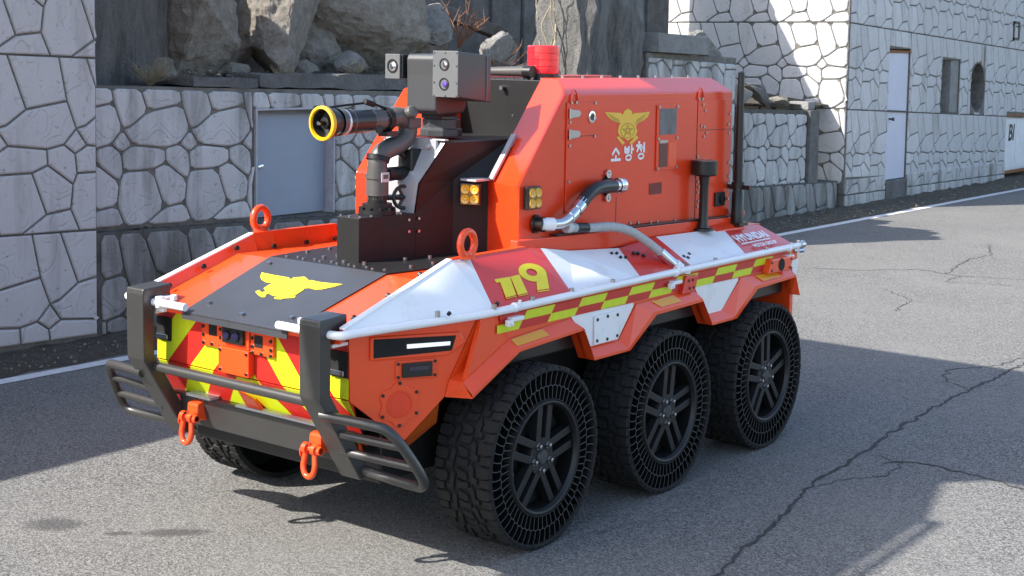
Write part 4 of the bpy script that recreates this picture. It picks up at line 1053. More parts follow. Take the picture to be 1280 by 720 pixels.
# hinges
for z in (1.875, 1.775):
    bm = B(); prism(bm, [sp(.69, z-.022, .0055), sp(.76, z-.016, .0055), sp(.775, z, .0055), sp(.76, z+.016, .0055), sp(.69, z+.022, .0055)], (.008, 0, 0)); tube(bm, [sp(.685, z-.026, .012), sp(.685, z+.026, .012)], .008, 8); P('hinge', bm, NUT, sd_, bevel=.002)
bm = B()
for y, z in ((.70, 1.93), (.74, 1.93), (.69, 1.835), (.69, 1.72), (.69, 1.545), (.69, 1.365), (.905, 1.925), (.905, 1.76), (.905, 1.85), (1.975, 1.90), (2.0, 1.865), (1.96, 1.78), (1.99, 1.775), (2.02, 1.74), (1.99, 1.72), (1.93, 1.93), (1.965, 1.93), (1.93, 1.61), (1.94, 1.47), (1.95, 1.44), (1.94, 1.41), (1.95, 1.36), (1.94, 1.33), (2.285, 1.56), (2.29, 1.48), (2.285, 1.44), (2.29, 1.35), (2.27, 1.78), (2.285, 1.84), (2.28, 1.73), (1.45, 1.285), (1.52, 1.28), (1.25, 1.295), (1.33, 1.292), (1.70, 1.275)): bolt(bm, sp(y, z, .004), (1, 0, 0), .008, .006)
P('bolts', bm, NUT, sd_)
# lifting loops in the roof edge
for y in (.73, 1.955):
    bm = B(); tube(bm, smoothp([(.556, y-.03, 1.925), (.556, y-.028, 1.965), (.548, y, 2.0), (.556, y+.028, 1.965), (.556, y+.03, 1.925)], 2), .005, 6); P('roof_loop', bm, CABIN, smooth=True)
# lock
bm = B(); lathe(bm, [(0, .030), (.006, .030), (.008, .020), (.003, .018), (.003, 0)], sp(.875, 1.856, .004), (1, 0, 0), 20); lk = P('door_lock', bm, CHROME, sd_, smooth=True)
bm = B(); cyl(bm, sp(.875, 1.856, .0075), (1, 0, 0), .015, .003, 16); P('lock_core', bm, BLACK, lk)
# emblem
EMB = [(.99,1.877),(1.082,1.873),(1.14,1.87),(1.155,1.859),(1.169,1.879),(1.205,1.892),(1.239,1.877),(1.251,1.857),(1.265,1.867),(1.333,1.867),(1.416,1.871),(1.398,1.845),(1.353,1.826),(1.297,1.813),(1.283,1.796),(1.299,1.771),(1.278,1.743),(1.241,1.737),(1.209,1.726),(1.178,1.739),(1.134,1.751),(1.112,1.773),(1.121,1.8),(1.128,1.816),(1.063,1.832),(1.019,1.854)]
bm = B()
sheet(bm, EMB, .0012, .0055); sheet(bm, [(1.102,1.746),(1.124,1.752),(1.182,1.715),(1.16,1.706)], .0012, .0055); sheet(bm, [(1.29,1.75),(1.31,1.738),(1.243,1.704),(1.222,1.712)], .0012, .0055); em = P('winged_emblem', bm, GOLD, sd_)
bm = B()
def stroke(bm, a, b, wd, l, t=.0008):
    a, b = Vector(a), Vector(b); d = (b-a).normalized(); q = Vector((-d.y, d.x))*wd/2
    sheet(bm, [tuple(a+q), tuple(a-q), tuple(b-q), tuple(b+q)], t, l)
for k in range(3):
    stroke(bm, (1.02+.02*k, 1.868-.014*k), (1.12+.008*k, 1.835-.010*k), .0035, .0068); stroke(bm, (1.39-.02*k, 1.862-.014*k), (1.29-.008*k, 1.830-.010*k), .0035, .0068)
for k in range(5):
    a0, a1 = PI/2+k*4*PI/5, PI/2+(k+2-1)*4*PI/5
    stroke(bm, (1.205+.05*math.cos(a0), 1.778+.03*math.sin(a0)), (1.205+.05*math.cos(a0+4*PI/5), 1.778+.03*math.sin(a0+4*PI/5)), .004, .0068)
for k in range(16):
    a0, a1 = 2*PI*k/16, 2*PI*(k+1)/16; stroke(bm, (1.205+.065*math.cos(a0), 1.778+.038*math.sin(a0)), (1.205+.065*math.cos(a1), 1.778+.038*math.sin(a1)), .0035, .0068)
P('emblem_lines', bm, mat('emblem_dark_print', (.42, .20, .02), .5), em)  # darker print lines of the emblem
# Hangul lettering
def ring_(bm, cy, cz, ry, rz, wd, l):
    for k in range(12):
        a0, a1 = 2*PI*k/12, 2*PI*(k+1)/12
        q = [(cy+(ry+wd/2)*math.cos(a0), cz+(rz+wd/2)*math.sin(a0)), (cy+(ry-wd/2)*math.cos(a0), cz+(rz-wd/2)*math.sin(a0)), (cy+(ry-wd/2)*math.cos(a1), cz+(rz-wd/2)*math.sin(a1)), (cy+(ry+wd/2)*math.cos(a1), cz+(rz+wd/2)*math.sin(a1))]
        sheet(bm, q, .001, l)
bm = B(); L0 = .0055; W_ = .014
def hs(y, z, *segs):
    for i, (a, b) in enumerate(segs): stroke(bm, (y+a[0], z+a[1]), (y+b[0], z+b[1]), W_, L0+.0002*i, .001)
y0 = 1.055; z0 = 1.628   # so
hs(y0, z0, ((.045, .062), (.012, .030)), ((.045, .062), (.078, .030)), ((.045, .028), (.045, .006)), ((.0, .004), (.09, .004)))
y0 = 1.178               # bang
hs(y0, z0+.002, ((.008, .068), (.008, .034)), ((.044, .068), (.044, .034)), ((.008, .052), (.044, .052)), ((.008, .036), (.044, .036)), ((.068, .074), (.068, .024)), ((.068, .05), (.088, .05))); ring_(bm, y0+.04, z0+.010, .026, .013, .011, L0+.001)
y0 = 1.292               # cheong
hs(y0, z0+.006, ((.018, .078), (.036, .078)), ((.0, .062), (.056, .062)), ((.03, .060), (.006, .030)), ((.03, .060), (.054, .030)), ((.076, .078), (.076, .024)), ((.056, .050), (.076, .050))); ring_(bm, y0+.046, z0+.012, .026, .013, .011, L0+.001)
P('hangul_lettering', bm, WHITE, sd_)
# sight window with frame
bm = B(); sheet(bm, rect(1.485, 1.705, 1.555, 1.905), .006, .0055); wf = P('window_frame', bm, CABIN, sd_, bevel=.002)
bm = B(); sheet(bm, rect(1.51, 1.68, 1.745, 1.885), .0015, .0118); P('window_pane', bm, GLASS, wf)
bm = B(); sheet(bm, rect(1.51, 1.595, 1.572, 1.70), .0015, .0118); P('window_pane', bm, mat('dark_red_glass', (.10, .012, .010), .1, coat=.5), wf)
bm = B(); sheet(bm, rect(1.605, 1.685, 1.572, 1.70), .0015, .0118); P('window_backing', bm, ORANGE, wf)
bm = B(); sheet(bm, [(1.51, 1.700), (1.585, 1.700), (1.60, 1.715), (1.515, 1.718)], .003, .0118)
for y, z in ((1.50, 1.893), (1.69, 1.893), (1.50, 1.724), (1.69, 1.724), (1.50, 1.566), (1.69, 1.566)): bolt(bm, sp(y, z, .0115), (1, 0, 0), .009)
P('bolts', bm, NUT, wf)
# square recess, rear connector
bm = B(); sheet(bm, rect(1.43, 1.555, 1.43, 1.49), .001, .0052); P('recess', bm, mat('deep_red_recess', (.16, .01, .006), .5), sd_)
bm = B(); sheet(bm, rect(2.13, 2.24, 1.315, 1.395), .012, .0045); cn = P('connector', bm, BLACK, bevel=.004)
bm = B(); lathe(bm, [(0, .028), (.012, .026), (.012, .016), (.004, .014), (.004, 0)], sp(2.20, 1.355, .016), (1, 0, 0), 16); P('connector_socket', bm, DARK, cn, smooth=True)
# amber work lamps
def worklamp(o, ax, u):
    o, ax, u = Vector(o), Vector(ax).normalized(), Vector(u).normalized(); up = Vector((0, 0, 1))
    bm = B(); q = [o+u*a+up*b for a, b in ((-.052, -.054), (.052, -.054), (.052, .054), (-.052, .054))]; prism(bm, q, ax*.028); f = P('work_lamp', bm, BLACK, bevel=.005)
    bm = B(); prism(bm, [o+u*a+up*b+ax*.0282 for a, b in ((-.046, -.048), (.046, -.048), (.046, .048), (-.046, .048))], ax*.002); P('lamp_glass', bm, AMBERD, f)
    for a in (-.023, .023):
        for b in (-.024, .024):
            bm = B(); lathe(bm, [(0, .0235), (.006, .021), (.002, .007), (.005, 0)], o+ax*.0303+u*a+up*b, ax, 14); P('lamp_lens', bm, AMBER, f, smooth=True)
worklamp((.5535, .386, 1.488), (1, 0, 0), (0, 1, 0)); worklamp((-.5035, .386, 1.488), (-1, 0, 0), (0, 1, 0))
# base flange and gap
for s, wx in ((1, .55), (-1, .50)):
    bm = B(); x0, x1 = sorted((wx*s, (wx+.062)*s)); prism(bm, [(wx*s, .24, 1.30), (wx*s, 2.27, 1.247), (wx*s, 2.27, 1.19), (wx*s, .24, 1.19)], (.045*s, 0, 0)); fl = P('base_flange', bm, CABIN, bevel=.004)
    bm = B(); prism(bm, [((wx+.001)*s, .55, 1.302), ((wx+.001)*s, 2.25, 1.2575), ((wx+.001)*s, 2.25, 1.2515), ((wx+.001)*s, .55, 1.296)], (.047*s, 0, 0)); P('gap_strip', bm, BLACK, fl)  # black strip drawn along the flange gap
    bm = B(); prism(bm, [(wx*s, 2.02, 1.25), (wx*s, 2.30, 1.245), ((wx+.10)*s, 2.34, 1.19), ((wx+.09)*s, 2.02, 1.19)], (0, 0, -.03)); P('flange_foot', bm, CABIN, fl, bevel=.004)
bm = B(); box(bm, (-.62, .30, 1.06), (.62, 2.58, 1.186)); P('deck_core', bm, RED)
bm = B(); box(bm, (-.84, 2.56, .50), (.84, 2.60, 1.06)); P('rear_panel', bm, ORANGE, bevel=.004)
# ---------------------------------------------------------------- turret nose and tower
def poly(bm, V, pts):
    vs = []
    for p in pts:
        p = tuple(round(c, 4) for c in p)
        if p not in V: V[p] = bm.verts.new(p)
        vs.append(V[p])
    bm.faces.new(vs)
m1 = lambda p: (-p[0], p[1], p[2])
n0, n1, n2, n3 = (.070, -.265), (.078, -.105), (.115, .07), (.16, .29)
bm = B(); V = {}
Z0, Z1 = 1.197, 1.402
ring0 = [(-n2[0], n2[1]), (-n1[0], n1[1]), (-n0[0], n0[1]), n0, n1, n2]
for a, b in zip(ring0, ring0[1:]): poly(bm, V, [(*a, Z0), (*b, Z0), (*b, Z1), (*a, Z1)])
poly(bm, V, [(*p, Z1) for p in ring0]); nb = P('nose_box', bm, DARK, bevel=.003)
bm = B()
for x, y in ((-.06, -.25), (.0, -.255), (.06, -.25), (-.06, -.12), (.065, -.1), (.065, -.18), (.085, 0)): bolt(bm, (x, y, Z1), (0, 0, 1), 0.007, .007)
for y, z in ((.03, 1.375), (.085, 1.378), (.03, 1.32), (.085, 1.318)): bolt(bm, (.118+(y-.07)*.25, y, z), (1, -.3, 0), .007, .008)
P('bolts', bm, NUT, nb)
p1, p2, p3 = (.116, .072, Z0), (.162, .29, Z0), (.275, .419, Z0); p4 = (.272, .419, 1.546); p5 = (.272, .585, 1.742); p6 = (.20, .19, 1.735); p7 = (.135, .075, 1.545); p8 = (.113, .072, Z1); p9 = (.166, .285, 1.552)
bm = B(); V = {}
for f in ([p1, p2, p9, p7, p8], [p2, p3, p4, p9], [p9, p4, p5], [p7, p9, p5, p6]):
    poly(bm, V, f); poly(bm, V, [m1(p) for p in f][::-1])
poly(bm, V, [p6, p5, m1(p5), m1(p6)]); poly(bm, V, [p5, (.272, .862, 1.742), (-.272, .862, 1.742), m1(p5)])
tw = P('tower', bm, DARK, bevel=.002)
bm = B(); V = {}
e = lambda p, k=.006: (p[0]-.004 if p[0] > 0 else p[0]+.004, p[1]-k, p[2])
poly(bm, V, [e(m1(p8)), e(p8), e(p7), e(m1(p7))]); poly(bm, V, [e(m1(p7)), e(p7), e(p6), e(m1(p6))]); P('slope_sheen_plate', bm, ALU, tw)  # sky reflection on the dark slope painted in as pale metal
bm = B(); box(bm, (-.205, .172, 1.744), (.205, .20, 1.752)); box(bm, (-.16, .16, 1.70), (.16, .176, 1.748))
for x in (-.12, .12): cyl(bm, (x, .16, 1.715), (0, -1, .2), .012, .02, 8)
P('mount_bracket', bm, ALU, tw, bevel=.002)
# aluminium edge strip between tower and cabin
bm = B(); prism(bm, [(.300, .395, 1.555), (.335, .385, 1.555), (.335, .565, 1.765), (.300, .575, 1.765)], (0, -.012, .006)); P('edge_strip', bm, ALU, tw)
bm = B(); box(bm, (.215, .28, 1.552), (.31, .405, 1.562)); P('lamp_hood', bm, ALU, tw)
worklamp((.25, .325, 1.487), (.35, -1, 0), (1, .35, 0)); worklamp((-.25, .325, 1.487), (-.35, -1, 0), (1, -.35, 0))
# ---------------------------------------------------------------- water cannon
bm = B(); lathe(bm, [(0, .0), (0, .088), (.022, .088), (.022, .070), (.05, .070), (.05, .046), (.09, .046)], (0, -.07, 1.403), (0, 0, 1), 28)
for k in range(10):
    a = 2*PI*k/10; bolt(bm, (.078*math.cos(a), -.07+.078*math.sin(a), 1.424), (0, 0, 1), .009, .012)
wc = P('water_cannon', bm, DARK, smooth=True)
bm = B(); lathe(bm, [(0, .046), (.02, .046), (.02, .053), (.10, .053), (.10, .059), (.12, .059), (.12, .050), (.15, .050)], (0, -.07, 1.47), (0, 0, 1), 20); P('swivel_collar', bm, PIPEG, wc, smooth=True)
path = smoothp([(0, -.07, 1.60), (0, -.07, 1.66), (.01, -.035, 1.70), (.015, .055, 1.722), (.015, .12, 1.762), (.015, .125, 1.822), (.01, .07, 1.862), (0, -.01, 1.842), (0, -.08, 1.838)], 2)
bm = B(); tube(bm, path, .047, 16); P('pipe_elbow', bm, PIPEG, wc, smooth=True)
bm = B(); prism(bm, [(.054, -.10, 1.555), (.056, -.05, 1.555), (.056, -.05, 1.60), (.054, -.10, 1.60)], (.003, -.001, 0)); bmesh.ops.translate(bm, verts=bm.verts, vec=(-.002, 0, 0)); P('data_label', bm, LABEL, wc)
bm = B(); lathe(bm, [(0, .058), (.03, .058), (.03, .052), (.05, .052)], (0, -.005, 1.842), (0, -1, 0), 18); P('pipe_flange', bm, DARK, wc, smooth=True); bm = B(); lathe(bm, [(0, .056), (.025, .056)], (0, -.07, 1.65), (0, .3, 1), 18); P('pipe_flange', bm, DARK, wc, smooth=True)
bm = B(); lathe(bm, [(0, .052), (.05, .050), (.07, .046), (.07, .053), (.21, .053), (.21, .056), (.25, .056), (.25, .058), (.295, .064)], (0, -.05, 1.842), (0, -1, -.012), 20); br = P('barrel', bm, PIPEG, wc, smooth=True)
bm = B(); lathe(bm, [(0, .054), (.135, .054), (.135, .058), (.165, .058)], (0, -.135, 1.84), (0, -1, -.012), 20); P('barrel_sleeve', bm, BLACK, br, smooth=True)
bm = B(); lathe(bm, [(0, .0595), (.026, .0600)], (0, -.30, 1.838), (0, -1, -.012), 20, 0); P('barrel_band', bm, mat('silver_band', (.62, .62, .60), .35, metal=.4), br)
bm = B(); lathe(bm, [(0, .0603), (.016, .0608)], (0, -.323, 1.838), (0, -1, -.012), 20, 0); P('barrel_band', bm, YELLOW, br)
bm = B(); lathe(bm, [(0, .050), (.02, .062), (.085, .067), (.085, .073), (.055, .070)], (0, -.338, 1.838), (0, -1, -.012), 24); nz = P('nozzle', bm, BLACK, br, smooth=True)
bm = B(); lathe(bm, [(0, .068), (.022, .079), (.034, .078), (.037, .066), (.02, .062)], (0, -.405, 1.837), (0, -1, -.012), 28); P('nozzle_ring', bm, mat('yellow_rubber', (.80, .42, .01), .45), nz, smooth=True)
bm = B(); lathe(bm, [(.0, .061), (-.045, .052), (-.05, .03), (-.012, .026), (-.008, 0)], (0, -.432, 1.837), (0, -1, -.012), 24); lathe(bm, [(0, .0), (.0, .012), (.02, .010), (.024, 0)], (0, -.427, 1.837), (0, -1, 0), 12); P('nozzle_bore', bm, BLACK, nz, smooth=True)
bm = B(); lathe(bm, [(0, 0), (0, .011), (.012, .009), (.013, 0)], (0, -.447, 1.837), (0, -1, 0), 12); P('nozzle_tip', bm, CHROME, nz, smooth=True)
bm = B(); tube(bm, smoothp([(-.03, -.36, 1.905), (-.02, -.25, 1.915), (0, -.12, 1.925), (.01, -.05, 1.90), (.02, .02, 1.885)], 2), .006, 6); cyl(bm, (-.045, -.40, 1.895), (0, -1, 0), .02, .03, 10); tube(bm, [(.0, -.16, 1.93), (0, -.10, 1.915)], .014, 8); P('cannon_cable', bm, DARK, wc, smooth=True)
bm = B(); box(bm, (-.02, .09, 1.60), (.07, .22, 1.70)); tube(bm, [(.02, .10, 1.66), (.02, .02, 1.72)], .02, 8); P('drive_motor', bm, BLACK, wc, bevel=.01)
bm = B(); lathe(bm, [(0, .0), (0, .028), (.02, .034), (.13, .034), (.14, .026), (.17, .026), (.17, 0)], (.01, -.02, 1.585), (.05, 1, .02), 18); cyl(bm, (.03, -.03, 1.60), (1, 0, 0), .014, .03, 10); P('drive_actuator', bm, DARK, wc, smooth=True)
bm = B(); lathe(bm, [(0, .0), (0, .03), (.03, .034), (.055, .028), (.06, 0)], (.03, .10, 1.865), (.8, -.2, .3), 16); box(bm, (.03, .08, 1.80), (.07, .16, 1.85)); P('elbow_actuator', bm, PIPEG, wc, bevel=.006)
bm = B(); c = Vector((.045, .06, 1.475)); a1 = Vector((.35, .93, 0)).normalized(); a2 = Vector((0, 0, 1))
tube(bm, [c+a1*.050*math.cos(2*PI*k/24)+a2*.052*math.sin(2*PI*k/24) for k in range(24)], .009, 8, closed=True)
for k in range(3): tube(bm, [c, c+a1*.05*math.cos(2*PI*k/3)+a2*.052*math.sin(2*PI*k/3)], .007, 6)
tube(bm, [c, (0, -.02, 1.475)], .014, 8); P('hand_wheel', bm, BLACK, wc, smooth=True)
bm = B(); lathe(bm, [(0, 0), (0, .018), (.03, .018), (.03, 0)], (.03, -.09, 1.80), (.6, -.8, 0), 14); box(bm, (-.01, -.06, 1.765), (.05, .02, 1.79)); P('barrel_joint', bm, BLACK, wc, bevel=.004)
# ---------------------------------------------------------------- camera head
bm = B(); lathe(bm, [(0, .0), (0, .105), (.035, .105), (.04, .095), (.085, .095), (.085, .085), (.10, .085), (.10, 0)], (0, .385, 1.752), (0, 0, 1), 8); hd = P('camera_head', bm, HEADG, bevel=.004)
# middle housing: rounded top and bottom profile extruded along x
prof = [(.225, 1.885), (.225, 2.05), (.222, 2.13), (.235, 2.152), (.44, 2.155), (.46, 2.13), (.46, 1.90), (.44, 1.868), (.25, 1.862)]
bm = B(); prism(bm, [(-.088, y, z) for y, z in prof], (.186, 0, 0)); P('head_body', bm, HEADG, hd, bevel=.008)
bm = B(); box(bm, (-.055, .30, 1.84), (.055, .44, 1.872)); P('head_neck', bm, BLACK, hd)
bm = B(); V = {}
f0 = [(.102, .208, 1.953), (.252, .208, 1.953), (.252, .208, 2.166), (.102, .208, 2.166)]; b0 = [(.102, .455, 1.925), (.252, .455, 1.925), (.252, .455, 2.150), (.102, .455, 2.150)]
poly(bm, V, f0); poly(bm, V, b0[::-1])
for i in range(4): poly(bm, V, [f0[i], f0[(i+1) % 4], b0[(i+1) % 4], b0[i]])
rbx = P('camera_housing', bm, HEADG, hd, bevel=.004, label='large right camera housing with two lenses')
bm = B(); box(bm, (.099, .200, 1.950), (.255, .2075, 2.169)); fp = P('face_plate', bm, HEADL, rbx, bevel=.002)
for z, r, m in ((2.105, .024, CHROME), (2.012, .024, LENSV)):
    bm = B(); lathe(bm, [(0, .030), (.002, .030), (.002, r), (-.004, r*.9), (-.004, 0)], (.172, .1995, z), (0, -1, 0), 20); P('lens_rim', bm, BLACK, rbx, smooth=True)
    bm = B(); lathe(bm, [(0, r*.62), (.005, r*.5), (.008, 0)], (.178, .199, z), (0, -1, 0), 16); P('lens', bm, m, rbx, smooth=True)
bm = B()
for x in (.108, .177, .246):
    for z in (1.958, 2.161): bolt(bm, (x, .1998, z), (0, -1, 0), .005, .003)
for z in (2.02, 2.10): bolt(bm, (.108, .1998, z), (0, -1, 0), .005, .003); bolt(bm, (.246, .1998, z), (0, -1, 0), .005, .003)
P('bolts', bm, NUT, rbx)
bm = B(); box(bm, (.252, .418, 1.930), (.256, .424, 2.148)); P('housing_seam', bm, HEADL, rbx)
bm = B(); box(bm, (-.205, .21, 2.032), (-.10, .36, 2.148)); lbx = P('camera_housing', bm, DARK, hd, bevel=.004, label='small left camera housing with one lens')
bm = B(); box(bm, (-.207, .200, 2.030), (-.112, .2095, 2.150)); P('face_plate', bm, HEADL, lbx, bevel=.002)
bm = B(); lathe(bm, [(0, .034), (.003, .034), (.003, .026), (-.004, .024), (-.004, 0)], (-.158, .1995, 2.092), (0, -1, 0), 18); P('lens_rim', bm, BLACK, lbx, smooth=True)
bm = B(); lathe(bm, [(0, .020), (.006, .012), (.007, 0)], (-.155, .2, 2.092), (0, -1, 0), 14); P('lens', bm, CHROME, lbx, smooth=True)
# ---------------------------------------------------------------- roof: bar horn and beacon
bm = B(); lathe(bm, [(0, 0), (0, .022), (.22, .026), (.25, .030), (.30, .030), (.30, .02), (.29, .0)], (-.12, .885, 2.068), (1, 0, .02), 16); P('horn', bm, PIPEG, smooth=True)
bm = B(); cyl(bm, (.185, .885, 2.070), (-1, 0, 0), .034, .05, 16); P('horn_mouth', bm, BLACK, smooth=True)
bm = B(); cyl(bm, (.165, 1.0, 2.03), (0, 0, 1), .085, .03, 24); bc = P('beacon', bm, BLACK, smooth=True)
bm = B(); prf = [(0, 0), (0, .083)]
for k in range(4): prf += [(.006+k*.034, .085), (.036+k*.034, .085), (.038+k*.034, .083)]
prf += [(.142, .083), (.146, .078), (.146, 0)]
lathe(bm, prf, (.165, 1.0, 2.061), (0, 0, 1), 28); P('beacon_lens', bm, BEACON, bc, smooth=True)
# ---------------------------------------------------------------- hoses on the side
bm = B(); lathe(bm, [(0, .0), (0, .045), (.012, .045), (.012, .036), (.05, .036)], sp(.43, 1.36, -.002), (1, .2, 0), 20); P('hose_socket', bm, BLACK, smooth=True)
hp = smoothp([(.575, .44, 1.362), (.60, .50, 1.356), (.62, .56, 1.357), (.622, .62, 1.385), (.62, .70, 1.43), (.618, .78, 1.49), (.612, .87, 1.512), (.605, .98, 1.508), (.60, 1.05, 1.505), (.585, 1.12, 1.503)], 2)
def seg(a, b): return hp[int(a*(len(hp)-1)):int(b*(len(hp)-1))+1]
bm = B(); tube(bm, seg(0, .16), .032, 12); P('hose_collar', bm, WHITE, smooth=True)
bm = B(); tube(bm, seg(.13, .52), .028, 14)
for k in range(5): tube(bm, [hp[int((.34+.03*k)*len(hp))], hp[int((.34+.03*k)*len(hp))+1]], .033, 12)
P('hose_fitting', bm, CHROME, smooth=True)
bm = B(); tube(bm, seg(.48, .84), .033, 14); P('rubber_hose', bm, BLACK, smooth=True)
bm = B(); tube(bm, seg(.80, 1), .032, 14); lathe(bm, [(0, .036), (.02, .036), (.02, .04), (.05, .04), (.05, .034)], hp[int(.86*len(hp))], (-.1, 1, 0), 16); P('hose_fitting', bm, CHROME, smooth=True)
bm = B(); lathe(bm, [(0, .0), (0, .05), (.006, .05), (.006, 0)], sp(1.02, 1.505, .004), (1, 0, 0), 20); P('hose_flange', bm, VOID)
bm = B()
for z in (1.565, 1.445): lathe(bm, [(0, .022), (.012, .022), (.012, .010), (.006, .01), (.006, 0)], sp(1.02, z, .01), (1, 0, 0), 12)
P('flange_clip', bm, CHROME, smooth=True)
h2 = smoothp([(.61, .60, 1.335), (.62, .68, 1.325), (.63, .80, 1.316), (.65, .94, 1.315), (.685, 1.06, 1.285), (.725, 1.15, 1.225), (.76, 1.21, 1.175), (.80, 1.27, 1.115), (.83, 1.31, 1.075)], 2)
bm = B(); tube(bm, h2[2:-7], .023, 12); P('grey_hose', bm, HOSEG, smooth=True)
bm = B(); tube(bm, h2[:4], .028, 12); P('hose_collar', bm, LABEL, smooth=True)
bm = B(); tube(bm, h2[-10:-4], .027, 12); P('hose_fitting', bm, CHROME, smooth=True)
bm = B(); tube(bm, h2[-5:], .034, 12); lathe(bm, [(0, .05), (.02, .046), (.03, .03)], deckpt2(1.32, .93, .0), Vector((.4, 0, .9)), 14); P('hose_collar', bm, WHITE, smooth=True)
bm = B(); tube(bm, [h2[5], h2[8]], .0255, 12); P('hose_sleeve', bm, BLACK, smooth=True)
# ---------------------------------------------------------------- antennas
bm = B(); lathe(bm, [(0, 0), (0, .062), (.012, .060), (.016, .034), (.05, .026), (.24, .024), (.30, .030), (.305, .060), (.315, .072), (.385, .072), (.388, .066), (.392, .0)], (.62, 1.905, 1.205), (0, 0, 1), 24); ma = P('mushroom_antenna', bm, BLACK, smooth=True)
bm = B(); lathe(bm, [(0, .0662), (.0022, .0662), (.0022, .060)], (.62, 1.905, 1.5935), (0, 0, 1), 24); P('antenna_ring', bm, NUT, ma)
bm = B(); box(bm, (.575, 2.245, 1.20), (.665, 2.345, 1.218)); lathe(bm, [(.0, .036), (.17, .034), (.175, .030), (.20, .030), (.20, .038), (.235, .038), (.235, .026), (.86, .019), (.87, 0)], (.62, 2.295, 1.218), (0, 0, 1), 14)
box(bm, (.56, 2.28, 1.41), (.70, 2.31, 1.435)); P('whip_antenna', bm, BLACK, smooth=True)
bm = B(); lathe(bm, [(0, 0), (.0, .026), (.02, .03), (.04, .03), (.05, .02), (.05, 0)], (.585, 2.34, 1.265), (.4, .7, 0), 14); P('rear_marker', bm, RED, smooth=True)
# ---------------------------------------------------------------- bull bar
def post(s):
    bm = B(); x0, x1 = sorted((.487*s, .603*s))
    yz = [(-.885, 1.115), (-1.035, 1.105), (-1.04, 1.08), (-1.035, .787), (-.80, .415), (-.735, .425), (-.975, .80), (-.975, 1.035), (-.885, 1.045)]
    prism(bm, [(x0, y, z) for y, z in yz], (x1-x0, 0, 0)); return bm
bb = None
for s in (1, -1):
    o = P('bull_bar_post', post(s), BARM, bevel=.006)
    bm = B(); tube(bm, smoothp([(.56*s, -.985, .715), (.80*s, -.955, .712), (.885*s, -.93, .70), (.945*s, -.83, .53), (.945*s, -.79, .455), (.87*s, -.775, .44), (.60*s, -.78, .455)], 2), .021, 10); lp = P('side_guard', bm, BARM, smooth=True)
    for z, y, x in ((.632, -.885, .905), (.545, -.835, .93)):
        bm = B(); tube(bm, [(.56*s, y-.03, z), (x*s, y, z-.005)], .018, 10); P('guard_bar', bm, BARM, lp, smooth=True)
bm = B(); tube(bm, [(-.49, -.965, .752), (.49, -.965, .752)], .0225, 12); P('cross_tube', bm, BARM, smooth=True)
bm = B(); prism(bm, [(-.50, -.83, .60), (-.50, -.80, .47), (-.50, -.70, .46), (-.50, -.70, .605)], (1.0, 0, 0)); box(bm, (-.56, -.835, .600), (.56, -.70, .612)); P('lower_beam', bm, BARM, bevel=.004)
bm = B(); box(bm, (-.42, -.855, .613), (-.26, -.80, .625)); box(bm, (-.1, -.85, .613), (.44, -.81, .622)); P('beam_plate', bm, ALU)
for x in (-.372, .40):
    bm = B(); prism(bm, [(x-.035, -.86, .585), (x-.035, -.80, .60), (x-.035, -.80, .50), (x-.035, -.865, .515)], (.07, 0, 0)); lug = P('shackle_lug', bm, ORANGE, bevel=.008)
    bm = B(); pts = [(x-.026, -.885, .525), (x-.029, -.889, .49), (x-.035, -.893, .455), (x-.024, -.896, .422), (x, -.897, .411), (x+.024, -.896, .422), (x+.035, -.893, .455), (x+.029, -.889, .49), (x+.026, -.885, .525)]
    tube(bm, smoothp(pts, 2), .0125, 10); lathe(bm, [(0, .024), (.022, .024)], (x-.037, -.884, .528), (1, 0, 0), 14); lathe(bm, [(0, .024), (.022, .024)], (x+.015, -.884, .528), (1, 0, 0), 14); sh_ = P('tow_shackle', bm, ORANGE, smooth=True)
    bm = B(); tube(bm, [(x-.048, -.884, .528), (x+.06, -.884, .528)], .011, 10); lathe(bm, [(0, 0), (0, .018), (.015, .018), (.015, 0)], (x+.045, -.884, .528), (1, 0, 0), 8)
    tube(bm, [Vector((x-.050, -.884+.013*math.cos(2*PI*k/14), .508+.022*math.sin(2*PI*k/14))) for k in range(14)], .0035, 6, closed=True)
    P('shackle_pin', bm, ORANGE, sh_, smooth=True)
# ---------------------------------------------------------------- wheels: outer face at local x=0, axle along -x
RT, RR, RIN = .402, .383, .253
rim = B()
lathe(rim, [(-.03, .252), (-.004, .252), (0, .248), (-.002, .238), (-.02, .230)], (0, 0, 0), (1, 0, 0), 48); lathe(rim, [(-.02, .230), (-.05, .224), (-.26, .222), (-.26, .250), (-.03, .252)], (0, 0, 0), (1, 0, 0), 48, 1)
lathe(rim, [(-.03, 0), (-.026, .082), (-.05, .088), (-.12, .088), (-.12, 0)], (0, 0, 0), (1, 0, 0), 28)
for k in range(5):
    a0 = PI/2+2*PI*k/5
    for sg in (-1, 1):
        d = Vector((0, math.cos(a0), math.sin(a0))); tt = Vector((0, -math.sin(a0), math.cos(a0)))
        pr_ = []
        for r, o, wd, x in ((.055, .033, .0165, -.026), (.14, .0345, .0165, -.026), (.238, .036, .018, -.026)):
            c = d*r+tt*o*sg; pr_.append([c+tt*wd+Vector((x, 0, 0)), c-tt*wd+Vector((x, 0, 0)), c-tt*wd*1.2+Vector((x-.04, 0, 0)), c+tt*wd*1.2+Vector((x-.04, 0, 0))])
        vs = [[rim.verts.new(p) for p in q] for q in pr_]
        for i in range(2):
            for j in range(4): rim.faces.new([vs[i][j], vs[i][(j+1) % 4], vs[i+1][(j+1) % 4], vs[i+1][j]])
w0 = obj('wheel', rim, [RIMM, WEBD], None, smooth=True, bevel=.002)
